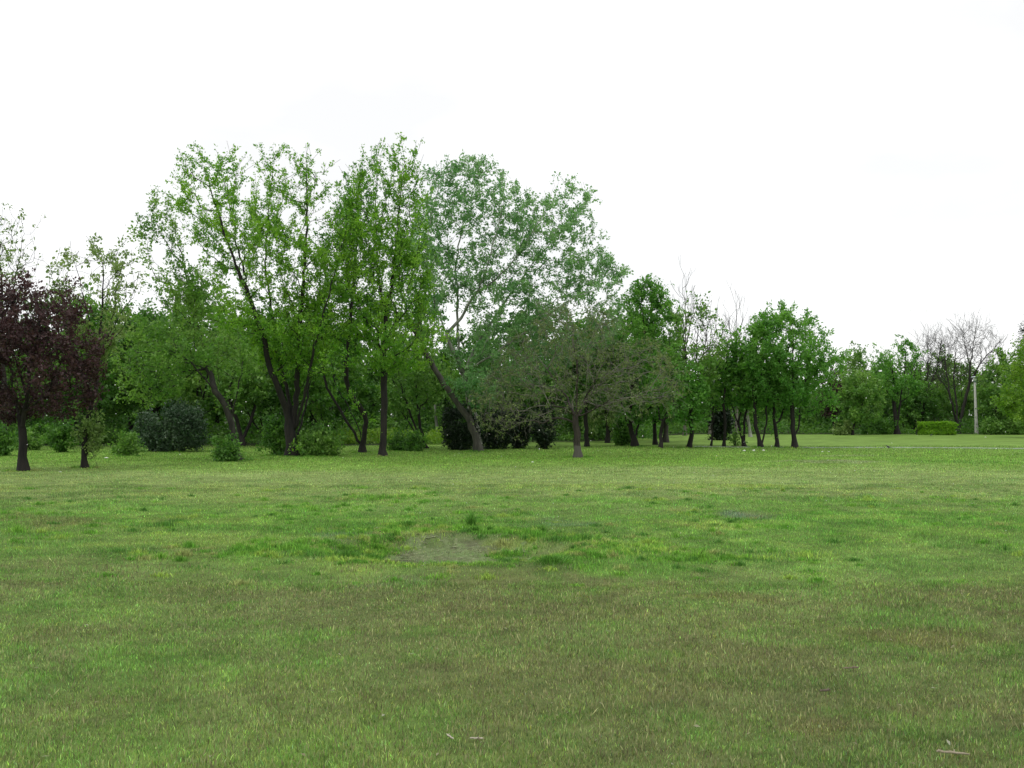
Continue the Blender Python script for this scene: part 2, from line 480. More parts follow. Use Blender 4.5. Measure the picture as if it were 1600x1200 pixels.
def build_grass():
    V, Q, T, K, off = [], [], [], [], 0
    for n, d0, d1, bend, pw in ((520000, 3.4, 9.5, True, 1.6), (600000, 9.2, 22.0, False, 1.9), (350000, 21.5, 48.0, False, 2.2)):
        # density falls with distance
        u = rng.random(n)
        e = 2 - pw
        y = (d0 ** e + u * (d1 ** e - d0 ** e)) ** (1 / e)
        x = (rng.random(n) * 2 - 1) * (0.545 * y + 1.6)
        c, h, d = lawn(x, y)
        keep = rng.random(n) < d * (0.55 + 0.9 * vn(x / 0.16, y / 0.16, 61))
        x, y, c, h = x[keep], y[keep], c[keep], h[keep]
        n = len(x)
        r = rng.random(n)
        h = h * np.exp(np.minimum(rng.normal(0, 0.26, n), .45)) * (1 + 0.012 * np.maximum(0, y - 10))
        c = c * np.exp(rng.normal(0, 0.46, n))[:, None] * np.stack([np.exp(rng.normal(0, .12, n)), np.ones(n), np.exp(rng.normal(0, .2, n))], -1)
        # dry straw blades, dark fresh blades, purplish seed heads where the turf has browned
        straw = r < 0.05
        c[straw] = np.array((0.36, 0.345, 0.17)) * rng.uniform(0.6, 1.15, straw.sum())[:, None]
        fresh = r > 0.80
        c[fresh] = c[fresh] * np.array((0.68, 1.0, 0.65))
        wid = 0.0033 * np.maximum(1, y / 6.0) ** 0.92 * rng.uniform(0.6, 1.3, n)
        v, q, t, k = blades(x, y, h, wid, c, 0.55, bend)
        V.append(v); Q.append(q + off); T.append(t + off); K.append(k)
        off += len(v)
    # tussocks: rank clumps in the lush belt and round the bare dip
    nt_ = 900
    ty = rng.uniform(9.3, 21, nt_)
    tx = (rng.random(nt_) * 2 - 1) * (0.545 * ty + 1.5)
    ring = np.hypot((tx - DIP[0]) / 1.4, (ty - DIP[1]) / 1.6)
    keep = rng.random(nt_) < np.clip(.25 + .75 * ss(.45, .62, fbm(tx / 1.6, ty / 1.6, 97, 3)), 0, 1) * ss(.55, .9, ring + .5 * (vn(tx * 2, ty * 2, 5) - .3))
    tx, ty = tx[keep], ty[keep]
    ra = rng.uniform(0, 6.28, 120)
    rr_ = rng.uniform(.85, 1.5, 120)
    tx = np.concatenate([tx, DIP[0] + 1.35 * rr_ * np.cos(ra)])
    ty = np.concatenate([ty, DIP[1] + 1.25 * rr_ * np.sin(ra)])
    ex = []
    for px_, py_, rx_, ry_, k_ in ((545, 864, 48, 7, 60), (500, 858, 26, 8, 22), (590, 852, 30, 5, 22), (560, 832, 60, 4, 34), (650, 823, 46, 4, 26), (700, 830, 50, 4, 20), (735, 818, 16, 4, 10),
                                   (770, 828, 40, 5, 22), (830, 838, 50, 6, 26), (800, 856, 26, 7, 18), (870, 872, 70, 9, 46), (700, 884, 120, 5, 44), (580, 884, 60, 6, 24), (620, 848, 26, 4, 10),
                                   (600, 778, 90, 4, 26), (480, 792, 60, 4, 14), (960, 850, 110, 12, 40), (1080, 870, 120, 10, 36), (400, 866, 100, 9, 30)):
        for _ in range(k_):
            ex.append(gp(px_ + rng.normal(0, .55) * rx_, py_ + rng.normal(0, .55) * ry_))
    ex = np.array(ex)
    tx, ty = np.concatenate([tx, ex[:, 0]]), np.concatenate([ty, ex[:, 1]])
    for bx_, by_ in ((37, 736), (133, 732), (374, 720), (457, 713), (566, 707), (598, 713), (748, 706), (903, 714), (992, 698), (1032, 701), (1077, 700), (1163, 698), (1189, 699), (1214, 699), (1242, 700), (270, 706), (430, 712), (500, 714), (200, 713), (624, 705)):
        o_ = gp(bx_, by_)
        k_ = rng.uniform(0, 6.28, 14)
        tx = np.concatenate([tx, o_[0] + .34 * np.cos(k_) * rng.uniform(.7, 1.6, 14)])
        ty = np.concatenate([ty, o_[1] - .04 + .26 * np.sin(k_) * rng.uniform(.7, 1.4, 14)])
    ok_ = (ty > 10.7) | (rng.random(len(ty)) < .45)
    tx, ty = tx[ok_], ty[ok_]
    m = len(tx)
    nb = rng.integers(60, 190, m)
    idx = np.repeat(np.arange(m), nb)
    wd = np.exp(rng.normal(-2.25, .45, m))[idx]
    hh = (np.exp(rng.normal(-2.85, .30, m)) * (.75 + .25 * ss(10.0, 11.0, ty)))[idx]
    q_ = np.abs(rng.normal(0, .6, len(idx)))
    an = rng.uniform(0, 6.28, len(idx))
    bx, by = tx[idx] + 1.5 * wd * q_ * np.cos(an), ty[idx] + wd * q_ * np.sin(an)
    pal = np.array([(0.14, .34, .042), (0.20, .41, .055), (0.32, .47, .085), (0.095, .24, .04), (0.34, .39, .13)])
    bc = pal[rng.choice(5, m, p=[.34, .28, .16, .14, .08])][idx] * np.exp(rng.normal(0, .35, len(idx)))[:, None]
    v, q, t, k = blades(bx, by, hh * np.exp(-.5 * q_ * q_) * rng.uniform(.4, 1.15, len(idx)), rng.uniform(.005, .009, len(idx)), bc, .5, True)
    V.append(v); Q.append(q + off); T.append(t + off); K.append(k)
    off += len(v)
    # pale seed heads standing a little above the browned turf
    n = 64000
    y = (3.4 ** .7 + rng.random(n) * (11.5 ** .7 - 3.4 ** .7)) ** (1 / .7)
    x = (rng.random(n) * 2 - 1) * (0.545 * y + 1.4)
    c, h, d = lawn(x, y)
    keep = rng.random(n) < np.clip(1.75 - c[:, 1] / np.maximum(c[:, 0], 1e-3), .015, .8) * d * ss(12, 7.5, y + 7 * (fbm(x / 2, y / 2, 44) - .5))
    x, y, h = x[keep], y[keep], h[keep]
    n = len(x)
    bc = np.where(rng.random((n, 1)) < .55, np.array((.31, .31, .15)), np.array((.17, .155, .080))) * np.exp(rng.normal(0, .3, n))[:, None]
    hz = h * .9 + rng.uniform(.012, .034, n)
    v, q, t, k = blades(x, y, hz, .0042 * np.maximum(1, y / 6) * rng.uniform(.7, 1.3, n), bc, .35, False)
    v = v.reshape(-1, 3, 3)[:, [2, 2, 0]] + np.array([[0, 0, 0]])          # a spindle hanging on the stalk's tip
    tip, foot = v[:, 0].copy(), v[:, 2].copy()
    ax = unit(tip - foot)
    sd_ = np.stack([-ax[:, 2], 0 * ax[:, 0], ax[:, 0]], -1) * (.0022 * np.maximum(1, y / 6))[:, None]
    mid = tip - ax * (.45 * hz)[:, None]
    vv = np.stack([foot, mid - sd_, tip, mid + sd_], 1).reshape(-1, 3)
    V.append(vv); Q.append(np.arange(n * 4).reshape(n, 4) + off); K.append(np.repeat(bc, 4, 0))
    off += len(vv)
    me = mesh("grass", np.concatenate(V), np.concatenate(Q), np.concatenate(T), fcol=np.concatenate(K))
    m = grass_mat()
    tag(link("grass", me, m), "short green and brownish grass blades covering the lawn", "grass", kind="stuff")


GM = []


def grass_mat():
    if GM:
        return GM[0]
    m, t, out = nt("grass_blade")
    a = N(t, "ShaderNodeAttribute", attribute_name="Col")
    bs = N(t, "ShaderNodeBsdfPrincipled", Roughness=0.6)
    bs.inputs["Specular IOR Level"].default_value = 0.25
    tr = N(t, "ShaderNodeBsdfTranslucent")
    t.links.new(a.outputs["Color"], bs.inputs["Base Color"])
    t.links.new(a.outputs["Color"], tr.inputs["Color"])
    ms = N(t, "ShaderNodeMixShader")
    ms.inputs[0].default_value = 0.4
    t.links.new(bs.outputs[0], ms.inputs[1])
    t.links.new(tr.outputs[0], ms.inputs[2])
    t.links.new(ms.outputs[0], out.inputs[0])
    GM.append(m)
    return m


# ------------------------------------------------------------------ trees
def unit(v):
    return v / np.maximum(np.linalg.norm(v, axis=-1, keepdims=True), 1e-9)


def inside(poly, x, y):
    r = np.zeros(len(x), bool)
    n = len(poly)
    for i in range(n):
        x0, y0 = poly[i]
        x1, y1 = poly[(i + 1) % n]
        if y0 == y1:
            continue
        c = ((y0 > y) != (y1 > y)) & (x < (x1 - x0) * (y - y0) / (y1 - y0) + x0)
        r ^= c
    return r


def extents(poly, y):
    lo, hi = np.full(len(y), 1e9), np.full(len(y), -1e9)
    n = len(poly)
    for i in range(n):
        x0, y0 = poly[i]
        x1, y1 = poly[(i + 1) % n]
        if y0 == y1:
            continue
        hit = (y0 > y) != (y1 > y)
        xx = (x1 - x0) * (y - y0) / (y1 - y0) + x0
        lo = np.where(hit, np.minimum(lo, xx), lo)
        hi = np.where(hit, np.maximum(hi, xx), hi)
    return lo, hi


def sample_crown(poly, n, mapf, unit_m, thick, holes=(), r=None, gap=0.37):
    """points through the crown's volume: its outline from the front, rounded in depth"""
    r = r or rng
    poly = [tuple(p) for p in poly]
    a = np.array(poly, float)
    out = []
    while sum(len(o) for o in out) < n:
        m = n * 3
        x = r.uniform(a[:, 0].min(), a[:, 0].max(), m)
        y = r.uniform(a[:, 1].min(), a[:, 1].max(), m)
        ok = inside(poly, x, y)
        for hx, hy, hrx, hry in holes:
            ok &= ((x - hx) / hrx) ** 2 + ((y - hy) / hry) ** 2 > 1
        x, y = x[ok], y[ok]
        gx, gy = x * unit_m, y * unit_m
        ok = fbm(gx / 0.42, gy / 0.55, 71, 2) > gap
        x, y = x[ok], y[ok]
        lo, hi = extents(poly, y)
        w = (hi - lo) / 2
        u = (x - (lo + hi) / 2) / np.maximum(w, 1e-6)
        dy = np.sqrt(np.clip(1 - u * u, 0, 1)) * np.minimum(w * unit_m, 3.2) * thick * r.uniform(-1, 1, len(x))
        out.append(mapf(x, y, dy))
    return np.concatenate(out)[:n]


def smooth_path(p, step):
    p = np.asarray(p, float)
    if len(p) < 2:
        return p
    q = np.concatenate([[2 * p[0] - p[1]], p, [2 * p[-1] - p[-2]]])
    res = [p[0]]
    for i in range(1, len(q) - 2):
        a, b, c, d = q[i - 1:i + 3]
        k = max(1, int(np.linalg.norm(c - b) / step))
        for t in np.arange(1, k + 1) / k:
            res.append(0.5 * (2 * b + (c - a) * t + (2 * a - 5 * b + 4 * c - d) * t * t + (3 * b - a - 3 * c + d) * t ** 3))
    return np.array(res)


RSC = 0.70                                   # trunk girth


class Skel:
    def __init__(s):
        s.P = np.zeros((40000, 3)); s.D = np.zeros((40000, 3)); s.L = np.zeros(40000)
        s.par = np.full(40000, -1); s.n = 0

    def add(s, p, par):
        i = s.n
        s.P[i] = p
        s.par[i] = par
        if par >= 0:
            d = p - s.P[par]
            l = np.linalg.norm(d)
            s.D[i] = d / max(l, 1e-9)
            s.L[i] = s.L[par] + l
        else:
            s.D[i] = (0, 0, 1)
        s.n += 1
        return i

    def limb(s, pts, step=0.3, wob=0.02):
        pts = smooth_path(pts, step)
        if s.n == 0:
            j = s.add(pts[0], -1)
        else:
            j = int(np.argmin(np.linalg.norm(s.P[:s.n] - pts[0], axis=1)))
        for k in range(1, len(pts)):
            j = s.add(pts[k] + rng.normal(0, wob, 3) * (k < len(pts) - 1), j)
        return j

    def grow(s, T, bf=0.35, step=0.3, down=0.7, curve=0.4, wob=0.03, minL=0.0):
        d = np.min(np.linalg.norm(T[:, None] - s.P[None, :s.n:2], axis=2), axis=1)
        for t in T[np.argsort(d)]:
            v = t - s.P[:s.n]
            dist = np.linalg.norm(v, axis=1)
            ang = 1 - np.sum(v * s.D[:s.n], axis=1) / np.maximum(dist, 1e-6)
            cost = dist * (1 + 0.25 * ang) + bf * s.L[:s.n] + down * np.maximum(0, -v[:, 2]) + (s.L[:s.n] < minL) * 50.0
            j = int(np.argmin(cost))
            dd = dist[j]
            if dd < 0.05:
                continue
            a = s.P[j].copy()
            c = a + s.D[j] * dd * curve + rng.normal(0, 0.06 * dd, 3)
            k = int(np.clip(math.ceil(dd / step), 1, 8))
            for q in np.arange(1, k + 1) / k:
                p = (1 - q) ** 2 * a + 2 * q * (1 - q) * c + q * q * t
                j = s.add(p + rng.normal(0, wob, 3) * (q < 1), j)

    def tips(s):
        return np.setdiff1d(np.arange(s.n), s.par[:s.n])

    def shoots(s, length, up=0.6, seg=3, out=0.0, rep=1):
        for j in s.tips():
            for _ in range(rep):
                d = unit(s.D[j] * 0.7 + np.array((0, 0, up)) + rng.normal(0, 0.35, 3))
                l = length * rng.uniform(0.4, 1.3) / seg
                i = j
                for q in range(seg):
                    d = unit(d + rng.normal(0, 0.12, 3) + np.array((0, 0, out)))
                    i = s.add(s.P[i] + d * l, i)

    def radii(s, rb, rt):
        acc = np.zeros(s.n)
        acc[s.tips()] = 1
        for i in range(s.n - 1, 0, -1):
            acc[s.par[i]] += acc[i]
        Lm = s.L[:s.n].max()
        r = rt + (rb * RSC - rt) * (np.maximum(acc - 1, 0) / max(acc[0] - 1, 1)) ** 0.60 * (1 - 0.35 * s.L[:s.n] / Lm)
        z = s.P[:s.n, 2] - s.P[0, 2]
        fl = np.clip(1 - z / 0.42, 0, 1) ** 2
        return r * (1 + 0.65 * fl * (r > rb * 0.3))


def tubes(sk, r, sel_min=0.0, sel_max=1e9):
    n = sk.n
    ch = [[] for _ in range(n)]
    for i in range(1, n):
        ch[sk.par[i]].append(i)
    V, Q, T, off = [], [], [], 0
    stack = [[0]] if ch[0] else []
    starts = [(-1, 0)]
    while starts:
        p, i = starts.pop()
        chain = [p, i] if p >= 0 else [i]
        while ch[i]:
            kids = sorted(ch[i], key=lambda k: -r[k])
            for k in kids[1:]:
                starts.append((i, k))
            i = kids[0]
            chain.append(i)
        if len(chain) < 2:
            continue
        ids = np.array(chain)
        rr = r[ids].copy()
        if p >= 0:
            rr[0] = rr[1]
        keep = (rr >= sel_min) & (rr < sel_max)
        if not keep.any():
            continue
        a, b = np.argmax(keep), len(keep) - np.argmax(keep[::-1])
        a0 = max(0, a - 1)
        ids, rr = ids[a0:min(len(ids), b + (1 if sel_min > 0 else 0))], rr[a0:min(len(rr), b + (1 if sel_min > 0 else 0))]
        if len(ids) < 2:
            continue
        P = sk.P[ids]
        t = unit(np.gradient(P, axis=0))
        m = unit(P[-1] - P[0])
        ref = np.array((1.0, 0, 0)) if abs(m[0]) < 0.7 else np.array((0, 1.0, 0))
        e1 = unit(np.cross(t, ref))
        e2 = np.cross(t, e1)
        k = 9 if rr.max() > 0.09 else 6 if rr.max() > 0.035 else 4 if rr.max() > 0.012 else 3
        a = np.arange(k) / k * 2 * math.pi
        lump = 1 + (0.045 * rng.normal(0, 1, (len(ids), k)) if rr.max() > 0.06 else 0)
        ring = P[:, None] + (e1[:, None] * np.cos(a)[None, :, None] + e2[:, None] * np.sin(a)[None, :, None]) * (rr[:, None] * lump)[..., None]
        L = len(ids)
        V.append(ring.reshape(-1, 3))
        i0 = off + np.arange(L - 1)[:, None] * k + np.arange(k)[None]
        i1 = off + np.arange(L - 1)[:, None] * k + (np.arange(k)[None] + 1) % k
        Q.append(np.stack([i0, i1, i1 + k, i0 + k], -1).reshape(-1, 4))
        off += L * k
    if not V:
        return None
    return np.concatenate(V), np.concatenate(Q)


def leaf_quads(pos, ldir, size, asp, upb=0.6):
    n = len(pos)
    d = unit(ldir)
    nm = unit(rng.normal(0, 1, (n, 3)) + np.array((0, 0, upb)))
    s = unit(np.cross(d, nm))
    nm = np.cross(s, d)
    sz = size * np.exp(np.clip(rng.normal(0, 0.36, n), -1, .5))
    L = d * sz[:, None]
    S = s * (sz * asp * 0.5)[:, None]
    B = nm * (sz * 0.12)[:, None]
    v = np.stack([pos, pos + L * 0.45 + S + B, pos + L - B * 0.6, pos + L * 0.45 - S + B], 1).reshape(-1, 3)
    q = np.arange(n * 4).reshape(n, 4)
    return v, q


def leaf_mesh(name, sk, r, n, size, asp=0.62, spread=0.10, thr=0.03, dirw=0.6, droop=0.0, clump=0.5, upb=0.6, tint_f=1.3, pts=None):
    ids = np.arange(1, sk.n)
    ids = ids[r[ids] < thr]
    a, b = sk.P[sk.par[ids]], sk.P[ids]
    ln = np.linalg.norm(b - a, axis=1)
    nz = fbm(b[:, 0] * 1.1 + b[:, 2] * 0.8, b[:, 1] * 1.1 + b[:, 2] * 1.3, 7, 2)
    w = ln * np.exp(clump * 5 * (nz - 0.5)) * np.exp(rng.normal(0, clump, len(ids)))
    w /= w.sum()
    m = max(1, n // 6)
    e = rng.choice(len(ids), m, p=w)
    t = rng.random(m)[:, None]
    cen = a[e] * (1 - t) + b[e] * t + rng.normal(0, spread, (m, 3)) * np.array((1, 1, 0.8))
    k5 = rng.integers(0, m, n)
    e = e[k5]
    pos = cen[k5] + rng.normal(0, size * 0.55, (n, 3))
    ld = rng.normal(0, 1, (n, 3)) + dirw * unit(b[e] - a[e]) + np.array((0, 0, -droop))
    if pts is not None:
        k = len(pts)
        pos = np.concatenate([pos, pts])
        ld = np.concatenate([ld, rng.normal(0, 1, (k, 3)) + np.array((0, 0, -droop))])
    v, q = leaf_quads(pos, ld, size, asp, upb)
    tint = np.clip((fbm(pos[:, 0] * tint_f + pos[:, 2], pos[:, 1] * tint_f + pos[:, 2] * 0.6, 23, 3) - 0.5) * 1.9 + 0.25, 0, 0.6)
    return mesh(name, v, q, attrs={"tint": np.repeat(tint, 4)})


def tree(name, label, cat, base, limbs, crowns, leaf, bark, D=None, rb=0.15, rt=0.005, nleaf=8000, lsize=0.11, ntar=220,
         thick=0.8, bf=0.3, shoot=0.5, shoot_up=0.6, spread=0.1, asp=0.62, thr=0.03, clump=0.5, droop=0.0, holes=(), group=None,
         twigs=False, fine=0, upb=0.6, curve=0.4, local=False, minL=0.0, down=0.7, dirw=0.6, gap=0.37, fill=0, shoot_rep=1, shoot_out=0.0, scale=1.0):
    """a tree from its own limbs; twigs grow out through the crown's volume and carry the leaves"""
    if local:
        root = np.zeros(3)
        mapf = lambda x, y, dy: np.stack([x + 0 * dy, dy + 0 * x, y + 0 * dy], -1)
        um = 1.0
    else:
        if D is None:
            D = gp(*base)[1]
        else:
            base = (base[0], row(D))
        g = at(base[0], base[1], D)
        root = np.array((g[0], D, float(gz(g[0], D)) - 0.03))
        gzr = np.array((g[0], D, g[2]))
        mapf = lambda x, y, dy: at(np.asarray(x, float), np.asarray(y, float), D + np.asarray(dy, float)) - gzr
        um = D / F
    sk = Skel()
    drop = 0 if local else min(30.0, 0.8 * shoot * max(shoot_up, 0.0) / um)
    for k, lb in enumerate(limbs):
        lb = [(p[0], p[1] + drop * (max(0, i - 1) / max(1, len(lb) - 2) if len(lb) > 2 else 0), *p[2:]) for i, p in enumerate(lb)]
        pts = []
        drift = rng.normal(0, 0.12)
        for i, p in enumerate(lb):
            dy = p[2] if len(p) > 2 else drift * i
            if k == 0 and i == 0:
                pts.append(np.zeros(3))
            else:
                pts.append(mapf(p[0], p[1], dy))
        sk.limb(pts, 0.25 if D is None or D < 50 else 0.4)
    if not local:
        low = min(30.0, 0.65 * shoot * max(shoot_up, 0.3) / um)
        crowns = [([(x_, y_ + low * (y_ < 640)) for x_, y_ in p_], w_) for p_, w_ in crowns]
    tot = sum(c[1] for c in crowns)
    for poly, wgt in crowns:
        T = sample_crown(poly, int(ntar * wgt / tot), mapf, um, thick, holes, gap=gap)
        sk.grow(T, bf=bf, curve=curve, minL=minL, down=down)
    if shoot > 0:
        sk.shoots(shoot, shoot_up, rep=shoot_rep, out=shoot_out)
    if fine:
        for _ in range(fine):
            sk.shoots(shoot * 0.7, shoot_up * 0.6, rep=2, out=shoot_out)
    r = sk.radii(rb, rt)
    o = empty(name, label, cat, root, group)
    if twigs:
        v, q = tubes(sk, r, 0.022, 1e9)
        link("trunk", mesh("trunk", v, q, smooth=True), BARK[bark], o)
        v, q = tubes(sk, r, 0, 0.022)
        tw = link("twigs", mesh("twigs", v, q), BARK["twig" if bark == "lime" else "brown"], o)
    else:
        v, q = tubes(sk, r)
        link("trunk", mesh("trunk", v, q, smooth=True), BARK[bark], o)
    pts = None
    if fill:
        tt = sum(c[1] for c in crowns)
        pts = np.concatenate([sample_crown(p, int(fill * w / tt), mapf, um, thick, holes) for p, w in crowns])
    if nleaf:
        link("crown", leaf_mesh("crown", sk, r, nleaf, lsize, asp, spread, thr, dirw, droop, clump, upb, pts=pts), LEAF[leaf], o)
    return o


def copy_tree(o, loc, rz, sc, label, group=None):
    c = o.copy()
    C.objects.link(c)
    c.location = loc
    c.rotation_euler = (0, 0, rz)
    c.scale = sc
    c["label"] = label
    if group:
        c["group"] = group
    for ch in o.children:
        k = ch.copy()
        C.objects.link(k)
        k.parent = c
    return c


# ================================================================== the place
build_ground()
build_grass()
build_bare_patch()
build_clippings()

# ------------------------------------------------------------------ trees standing on the lawn
tree("plum_tree", "dark purple-leaved plum tree at the left edge of the lawn", "tree", (37, 736),
     [[(37, 736), (36, 712), (37, 685), (35, 655)],
      [(35, 655), (44, 610, -.3), (48, 560, -.5), (62, 500, -.6)], [(35, 660), (20, 620, .4), (-8, 570, .8), (-30, 520, 1)],
      [(36, 650), (60, 610, .5), (85, 590, .8), (125, 560, 1)], [(36, 645), (70, 620, -.6), (105, 600, -1)], [(35, 650), (22, 600, -.6), (10, 520, -1)]],
     [([(-70, 490), (-30, 436), (5, 438), (30, 420), (62, 414), (74, 428), (96, 432), (108, 452), (128, 454), (150, 490), (160, 528), (156, 552), (168, 560), (152, 596),
        (138, 640), (112, 655), (60, 645), (10, 655), (-40, 640), (-75, 560)], 1)],
     "plum", "dark", rb=.165, nleaf=25000, lsize=.078, ntar=380, thick=.85, shoot=.55, spread=.09, clump=.45, gap=.36)

tree("slim_tree", "slim sparse tree with leafy suckers round its trunk, beside the purple-leaved tree", "tree", (133, 732),
     [[(133, 732), (131, 700), (136, 660), (148, 605), (153, 560), (158, 490), (161, 420), (158, 385)],
      [(150, 590), (172, 510, .5), (184, 440, .8), (190, 390, .9)], [(152, 565), (140, 500, -.6), (124, 430, -.9), (112, 385, -1)],
      [(153, 560), (165, 545, -.4), (205, 480, -.8)], [(150, 580), (130, 520, .6), (90, 450, 1)],
      [(133, 728), (138, 690, .25), (141, 650, .3)]],
     [([(80, 405), (108, 378), (135, 388), (150, 368), (175, 380), (192, 377), (212, 398), (217, 440), (206, 492), (186, 530), (160, 575), (120, 530), (80, 480), (72, 430)], .8),
      ([(116, 645), (150, 640), (154, 690), (150, 716), (120, 716)], .34)],
     "pale", "dark", rb=.12, nleaf=5200, lsize=.085, ntar=280, shoot=.45, spread=.05, clump=.8)

tree("leaning_tree", "dark tree leaning left with wide low limbs and a thin tall stem", "tree", (374, 720),
     [[(374, 720), (366, 692), (361, 660), (352, 630), (336, 605), (318, 580), (308, 568)],
      [(336, 605), (322, 565, .3), (312, 520, .6), (301, 470, .8), (290, 415, .9), (277, 365, 1), (262, 312, 1)],
      [(310, 570), (285, 566, -.4), (255, 570, -.8), (225, 562, -1.2), (195, 555, -1.5)],
      [(312, 573), (290, 590, .4), (262, 606, .8), (235, 622, 1.1)],
      [(308, 568), (296, 545, -.8), (282, 530, -1.4)],
      [(361, 655), (368, 625, -.3), (373, 590, -.6), (378, 560, -.8)],
      [(318, 540), (345, 525, 1), (390, 512, 1.6)], [(320, 580), (300, 560, 1), (260, 530, 1.8)]],
     [([(228, 318), (240, 302), (250, 292), (262, 300), (272, 330), (290, 360), (300, 400), (330, 430), (335, 480), (300, 505), (262, 490), (240, 450), (236, 420), (214, 385), (219, 350)], .38),
      ([(178, 525), (220, 502), (280, 500), (330, 512), (385, 520), (402, 560), (372, 588), (330, 560), (300, 575), (280, 602), (235, 628), (200, 614), (183, 570)], .62)],
     "yellow", "brown", rb=.16, nleaf=19000, lsize=.08, ntar=560, thick=.75, shoot=.45, spread=.08, clump=.5, bf=.25)

tree("maple_tree", "tallest tree, bright green, with several stems rising from one broad black base", "tree", (457, 713),
     [[(457, 713), (456, 695), (456, 675)],
      [(455, 678), (446, 640, -.2), (434, 600, -.4), (419, 562, -.5), (412, 520, -.6), (402, 485, -.6), (388, 445, -.7), (372, 405, -.8), (352, 345, -.9), (335, 290, -.9), (322, 245, -.9)],
      [(457, 675), (452, 625, .4), (440, 575, .7), (432, 530, .9), (424, 470, 1), (416, 400, 1), (419, 320, 1), (428, 222, 1)],
      [(458, 675), (462, 620, 0), (466, 560, 0), (471, 470, .1), (477, 380, .2), (480, 300, .2), (479, 215, .2)],
      [(459, 680), (470, 640, -.3), (480, 590, -.6), (492, 530, -.9), (512, 450, -1.1), (530, 380, -1.2), (542, 325, -1.2)],
      [(460, 695), (474, 650, .6), (482, 600, 1.1), (487, 540, 1.4), (500, 430, 1.6)],
      [(412, 520), (385, 500, -1.2), (350, 490, -1.8), (320, 470, -2)], [(388, 445), (370, 380, .3), (362, 320, .6), (345, 240, .8)],
      [(424, 470), (400, 420, 1.6), (395, 350, 2)], [(434, 600), (460, 570, -1.2), (500, 555, -2)]],
     [([(283, 305), (288, 245), (300, 230), (314, 246), (325, 232), (345, 226), (350, 262), (372, 233), (379, 248), (366, 292), (386, 312), (400, 282), (412, 236), (422, 210), (433, 228),
        (431, 262), (446, 258), (460, 232), (477, 208), (488, 216), (491, 242), (511, 228), (513, 262), (506, 292), (514, 322), (540, 306), (551, 330), (541, 362), (546, 402),
        (530, 450), (540, 520), (522, 565), (480, 570), (440, 555), (400, 535), (372, 505), (350, 455), (330, 402), (300, 352)], .78), ([(330, 470), (400, 450), (470, 440), (545, 470), (535, 540), (510, 570), (440, 560), (380, 540), (340, 505)], .22)],
     "maple", "dark", rb=.31, nleaf=50000, lsize=.080, ntar=600, thick=.75, shoot=.85, shoot_up=.9, spread=.055, clump=.4, shoot_rep=2,
     holes=[(370, 440, 14, 22), (398, 470, 10, 14), (300, 330, 6, 14), (375, 330, 10, 10), (448, 400, 8, 8)])

tree("curved_tree", "dark tree with curved stems fanning out from one low base", "tree", (566, 707),
     [[(566, 707), (566, 694)], [(565, 695), (552, 675), (541, 655), (533, 632), (522, 612), (512, 590), (505, 560), (503, 500), (508, 430)],
      [(567, 694), (557, 660, .4), (545, 630, .7), (530, 600, .9), (520, 560, 1), (516, 480, 1.1), (525, 400, 1.1)],
      [(568, 694), (572, 660, -.2), (570, 640, -.3), (558, 622, -.5), (545, 600, -.6), (540, 560, -.7), (548, 480, -.8), (556, 380, -.8), (562, 290, -.8)]],
     [([(492, 470), (500, 380), (520, 330), (540, 270), (556, 256), (572, 262), (585, 300), (592, 380), (590, 470), (566, 535), (520, 555), (492, 535)], 1)],
     "maple_dark", "dark", rb=.18, nleaf=20000, lsize=.082, ntar=300, thick=.8, shoot=.9, shoot_up=.9, clump=.4, spread=.06, shoot_rep=2)

tree("straight_tree", "tall tree with a straight black trunk and a second bowed stem", "tree", (598, 713),
     [[(598, 713), (599, 690), (600, 640), (600, 580), (601, 520), (605, 470), (613, 420), (619, 360), (624, 300), (629, 232)],
      [(597, 706), (592, 685, -.2), (587, 655, -.3), (567, 638, -.6), (551, 605, -.8), (538, 570, -1), (522, 540, -1.2)],
      [(602, 500), (592, 430, .5), (586, 350, .7), (590, 240, .8)], [(601, 540), (625, 480, -.8), (650, 400, -1.1), (655, 330, -1.2)],
      [(600, 560), (575, 500, .8), (560, 420, 1.2), (556, 300, 1.3)], [(600, 580), (630, 560, 1), (665, 540, 1.5)], [(600, 575), (575, 556, -1), (550, 540, -1.6)]],
     [([(548, 272), (564, 250), (590, 226), (598, 246), (591, 298), (601, 290), (608, 250), (622, 224), (640, 230), (656, 250), (647, 290), (662, 330), (668, 400), (662, 470), (682, 520),
        (662, 556), (600, 566), (556, 548), (536, 500), (533, 430), (545, 350)], 1)],
     "maple", "dark", rb=.185, nleaf=34000, lsize=.080, ntar=460, shoot_rep=2, thick=.8, shoot=.9, shoot_up=.9, clump=.4, spread=.06, holes=[(588, 320, 7, 16), (640, 470, 12, 12)])

tree("leaning_poplar", "grey-trunked poplar leaning far to the left in front of the dark conifers", "tree", (748, 706),
     [[(748, 706), (744, 690), (738, 665), (728, 645), (712, 622), (694, 594), (678, 568), (664, 540), (652, 515), (640, 494), (610, 475), (570, 462)],
      [(664, 540), (640, 535, .5), (610, 548, .9)], [(652, 515), (655, 470, -.5), (645, 420, -.8), (640, 360, -1)], [(690, 588), (715, 600, -.7), (745, 585, -1.2)],
      [(640, 494), (620, 440, .6), (600, 400, .9)]],
     [([(560, 470), (600, 430), (625, 370), (660, 350), (690, 400), (690, 470), (660, 520), (600, 500)], .7), ([(695, 590), (740, 575), (775, 600), (770, 640), (715, 635)], .3)],
     "poplar", "grey", rb=.225, nleaf=10000, lsize=.095, ntar=300, thick=.7, shoot=.5, clump=.6, spread=.08)

